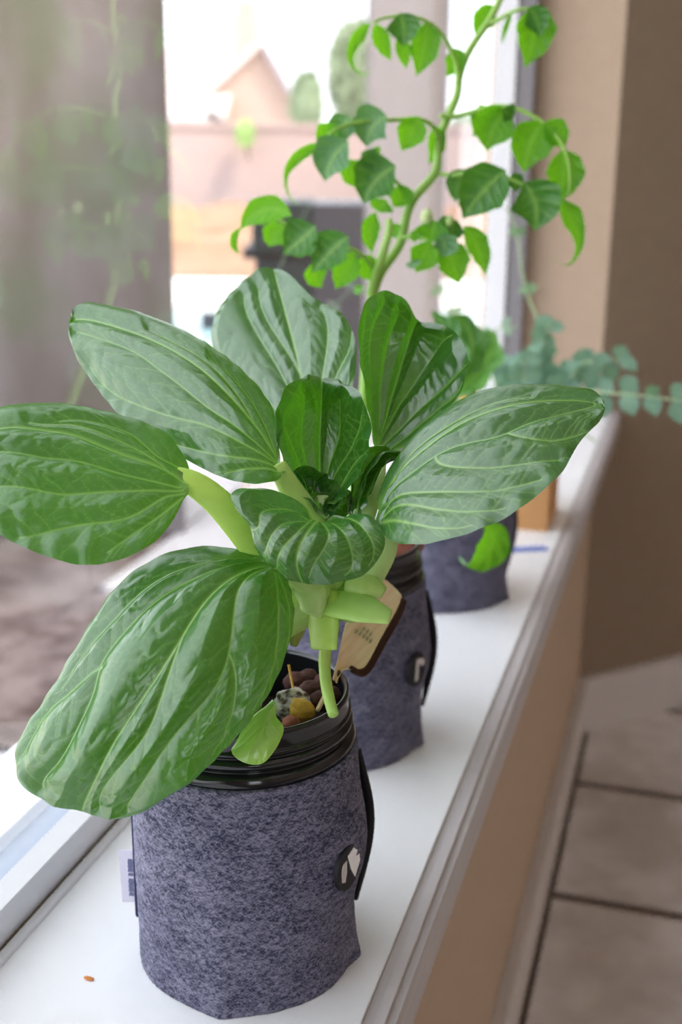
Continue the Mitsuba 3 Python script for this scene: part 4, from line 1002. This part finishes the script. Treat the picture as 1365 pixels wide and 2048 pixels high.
frond([(882, 232, 0), (938, 226, 0), (1000, 212, -.01), (1082, 242, -.015), (1130, 300, -.02), (1138, 390, -.02)],
      [([(960, 208), (962, 240), (946, 274)], 40, 0, .3, 1), ([(1018, 218), (985, 262), (975, 302)], 66, -.01, .1, 1), ([(1005, 218), (1015, 226), (1026, 238)], 30, -.018, -.2, 0), ([(1088, 244), (1060, 292), (1050, 345)], 68, -.015, .1, 1), ([(1086, 248), (1112, 268), (1128, 300)], 42, -.022, -.1, 1),
       ([(1126, 298), (1128, 350), (1112, 408)], 60, -.02, .1, 1), ([(1124, 396), (1146, 445), (1158, 490), (1142, 525), (1112, 522)], 42, -.02, .3, 1)], .80)
frond([(876, 345, 0), (905, 350, -.004), (960, 345, -.012), (1020, 358, -.02), (1060, 375, -.022)],
      [([(932, 338), (918, 365), (912, 405)], 44, -.004, .2, 3), ([(1012, 340), (965, 385), (926, 438)], 78, -.03, -.1, 0), ([(1022, 348), (1032, 365), (1030, 385)], 26, -.02, .1, 0), ([(1048, 365), (1072, 410), (1068, 462)], 80, -.03, -.1, 0), ([(1010, 345), (1002, 368), (990, 385)], 30, -.018, .1, 1), ([(925, 395), (922, 405), (928, 412)], 12, 0, .1, 3)], .80)
fr = frond([(800, 478, 0), (835, 475, -.008), (872, 482, -.015), (905, 480, -.018)],
      [([(860, 482), (848, 512), (832, 545)], 48, -.015, .2, 2), ([(888, 486), (905, 525), (918, 568)], 54, -.018, .2, 1), ([(928, 452), (955, 495), (972, 552)], 38, -.012, .2, 1), ([(915, 440), (905, 460), (898, 485)], 36, -.02, .2, 0), ([(868, 440), (866, 465), (862, 482)], 50, -.024, -.2, 1),
       ([(888, 430), (890, 445), (902, 462)], 30, -.024, -.2, 3), ([(845, 520), (822, 530), (812, 528)], 12, -.015, .2, 3), ([(876, 470), (890, 490), (880, 512)], 44, -.026, -.2, 3), ([(842, 460), (832, 470), (828, 486)], 18, -.02, .1, 1), ([(800, 448), (790, 462), (780, 474)], 26, 0, .1, 1)], .79)
stalk(TM + '__bud', [at(853, 446, .768), at(854, 434, .768), at(855, 424, .769)], [.0026, .0042, .0030], c0=(.50, .62, .28), c1=(.60, .70, .36), n=10, sides=14)
stalk(TM + '__bud', [at(898, 452, .768), at(900, 442, .768), at(902, 434, .769)], [.0018, .0028, .0014], c0=(.40, .58, .18), c1=(.50, .66, .24), n=10, sides=12)
# drooping lowest leaf of the tomato, in front of the far jar
frond([(760, 880, -.02), (840, 950, -.02), (930, 1030, -.02), (970, 1055, -.02)], [([(968, 1045), (985, 1085), (960, 1122), (930, 1132)], 52, -.02, .3, 1), ([(936, 1130), (925, 1122), (918, 1112)], 7, -.02, .2, 3)], .80)

# ------------------------------------------------------------------ lettuce-like plant in the far jar
LT = thing('leafy_seedling', 'dark green crinkled seedling in the farthest jar, half hidden by the bok choy', 'plant')
j3 = np.array([J3[0], J3[1], .11])
stalk(LT + '__stem', [j3, j3 + [.0, .0, .05], at(915, 780, .95)], [.004, .003, .0025], c0=(.3, .45, .12), c1=(.4, .6, .2))
for i, (pts, wpx, dz, turn, dk, lt) in enumerate((
        ([(905, 790), (960, 740), (985, 690), (970, 655)], 60, .0, .2, (.05, .20, .02), (.10, .32, .03)),
        ([(900, 770), (905, 700), (880, 640), (862, 622)], 60, -.01, .1, (.03, .13, .03), (.06, .2, .05)),
        ([(920, 760), (945, 690), (930, 650), (895, 632)], 62, .005, .3, (.02, .10, .02), (.05, .17, .03)),
        ([(910, 800), (930, 770), (962, 752), (985, 760)], 42, .02, .2, (.16, .30, .12), (.25, .42, .18)),
        ([(905, 815), (935, 800), (955, 780)], 30, .02, .2, (.20, .36, .12), (.3, .46, .18)))):
    p = [at(x, y, .94 + dz) for x, y in pts]
    ax = p[-1] - p[0]; ax /= np.linalg.norm(ax); sd = np.cross(ax, FWD); sd /= np.linalg.norm(sd)
    blade(LT + '__leaf', p, wpx * .94 / FOCAL, sd * math.cos(turn) + FWD * math.sin(turn), .35, 70 + i, dk, lt, .2, 40, 21, 'mat_tomato_dark')
solo('yellow_flower', blob(at(930, 803, .93), .0040, 77, .3, 3), 'mat_yellow', 'tiny yellow flower between the seedling and the right bok choy leaf', 'flower', smooth=True)

# ------------------------------------------------------------------ kraft box with the grey-green plant
kb = thing('kraft_planter', 'tan cardboard planter box on the sill behind the farthest jar', 'planter')
bw = .036
cxk, cyk = -.158, 1.160
o = prism([(cxk - bw, cyk - .042), (cxk + bw, cyk - .042), (cxk + bw, cyk + .042), (cxk - bw, cyk + .042)], 0, .100)
i_ = prism([(cxk - bw + .003, cyk - .039), (cxk + bw - .003, cyk - .039), (cxk + bw - .003, cyk + .039), (cxk - bw + .003, cyk + .039)], .06, .12)
add(kb + '__box', trimesh.boolean.difference([o, i_], engine='manifold'), 'mat_kraft')
add(kb + '__soil', prism([(cxk - bw + .003, cyk - .039), (cxk + bw - .003, cyk - .039), (cxk + bw - .003, cyk + .039), (cxk - bw + .003, cyk + .039)], .06, .088), 'mat_soil')
PS = thing('pea_plant', 'grey-green trailing plant with small round leaflets growing from the tan box', 'plant')
base = np.array([cxk, cyk, .085])
GD, GL = (.13, .26, .20), (.25, .40, .32)


def spray(path, n, wpx, seed, Z, dk=GD, lt=GL, leng=30):
    k = stalk(PS + '__stem', path, [.0016, .0012, .0008], c0=(.36, .48, .28), c1=(.40, .52, .32), n=40, sides=8)
    pp = spline(path, 60); g = np.random.default_rng(seed)
    for i in range(n):
        j = int(12 + 46 * (i + .5) / n); c = pp[j]; tn = pp[min(j + 1, 59)] - pp[j - 1]; tn /= np.linalg.norm(tn)
        for sgn in (-1, 1):
            side = np.cross(tn, FWD); side /= np.linalg.norm(side)
            d = sgn * side * g.uniform(.6, 1) + tn * .6 + FWD * g.uniform(-.5, .5); d /= np.linalg.norm(d)
            L_ = leng * g.uniform(.8, 1.2) * Z / FOCAL
            blade(k + '__leaflet', [c, c + d * L_ * .5 + [0, 0, .001], c + d * L_ - np.array([0, 0, .15 * L_])], wpx * Z / FOCAL * g.uniform(.8, 1.15), np.cross(d, FWD) + g.normal(size=3) * .25, .2, seed * 50 + i * 2 + (sgn > 0), dk, lt, .05, 12, 7, 'mat_far_leaf', .15, prof=[0, .75, 1, .95, .6, 0])


spray([base, base + [.02, 0, .05], at(1160, 778, 1.10), at(1265, 790, 1.05), at(1385, 808, 1.02)], 8, 44, 1, 1.04, leng=42)
spray([base, base + [.01, 0, .05], at(1120, 755, 1.13), at(1190, 735, 1.12), at(1262, 712, 1.12)], 7, 40, 2, 1.12, leng=38)
spray([base, base + [0, 0, .05], at(1075, 740, 1.15), at(1085, 690, 1.15), at(1105, 645, 1.15)], 7, 44, 3, 1.15, leng=38)
spray([base, base + [-.01, 0, .05], at(1030, 770, 1.14), at(1005, 735, 1.14), at(965, 715, 1.14)], 7, 44, 4, 1.14, leng=38)
spray([base, base + [.01, -.01, .05], at(1110, 790, 1.10), at(1150, 745, 1.10), at(1185, 725, 1.08)], 7, 42, 5, 1.10, leng=38)
spray([base, base + [0, -.01, .04], at(1040, 800, 1.11), at(1050, 755, 1.11), at(1040, 715, 1.11)], 7, 46, 6, 1.12, leng=38)
# its tall climbing shoot, with pale side shoots
spray([base, base + [-.01, 0, .07], at(1082, 690, 1.17), at(1060, 600, 1.18), at(1042, 520, 1.19), at(1030, 450, 1.20), at(1010, 415, 1.2)], 3, 22, 7, 1.18, (.14, .26, .14), (.26, .40, .24), 26)
spray([at(1000, 800, 1.16), at(960, 690, 1.18), at(910, 620, 1.2), at(860, 560, 1.2)], 4, 20, 8, 1.2, (.36, .44, .30), (.48, .56, .42), 22)
spray([at(1010, 800, 1.16), at(985, 665, 1.18), at(1035, 655, 1.18)], 3, 20, 9, 1.18, (.30, .42, .34), (.40, .52, .44), 24)
k = spray([base, base + [.03, -.02, .04], at(1150, 845, 1.04), at(1192, 884, 1.03)], 2, 24, 10, 1.03, (.06, .19, .07), (.10, .27, .10), 32)

# ------------------------------------------------------------------ small things on the sill
b0, b1 = np.array([-.1500, 1.048, 0]), np.array([-.115, 1.066, 0])
dd = (b1 - b0) / np.linalg.norm(b1 - b0); sd = np.array([-dd[1], dd[0], 0])
tp = prism([tuple((b0 - sd * .006)[:2]), tuple((b1 - sd * .006)[:2]), tuple((b1 + sd * .006)[:2]), tuple((b0 + sd * .006)[:2])], .0002, .0012)
solo('blue_strip', tp, 'mat_blue_tape', 'narrow blue strip lying on the white sill beside the farthest jar', 'strip')
c = flat_pt(178, 1959, .0)
solo('crumb', blob(c + [0, 0, .0007], .0016, 91, .4, 2, squash=(1.4, .7, .4)), 'mat_crumb', 'tiny orange-brown crumb on the white sill left of the front jar', 'crumb')
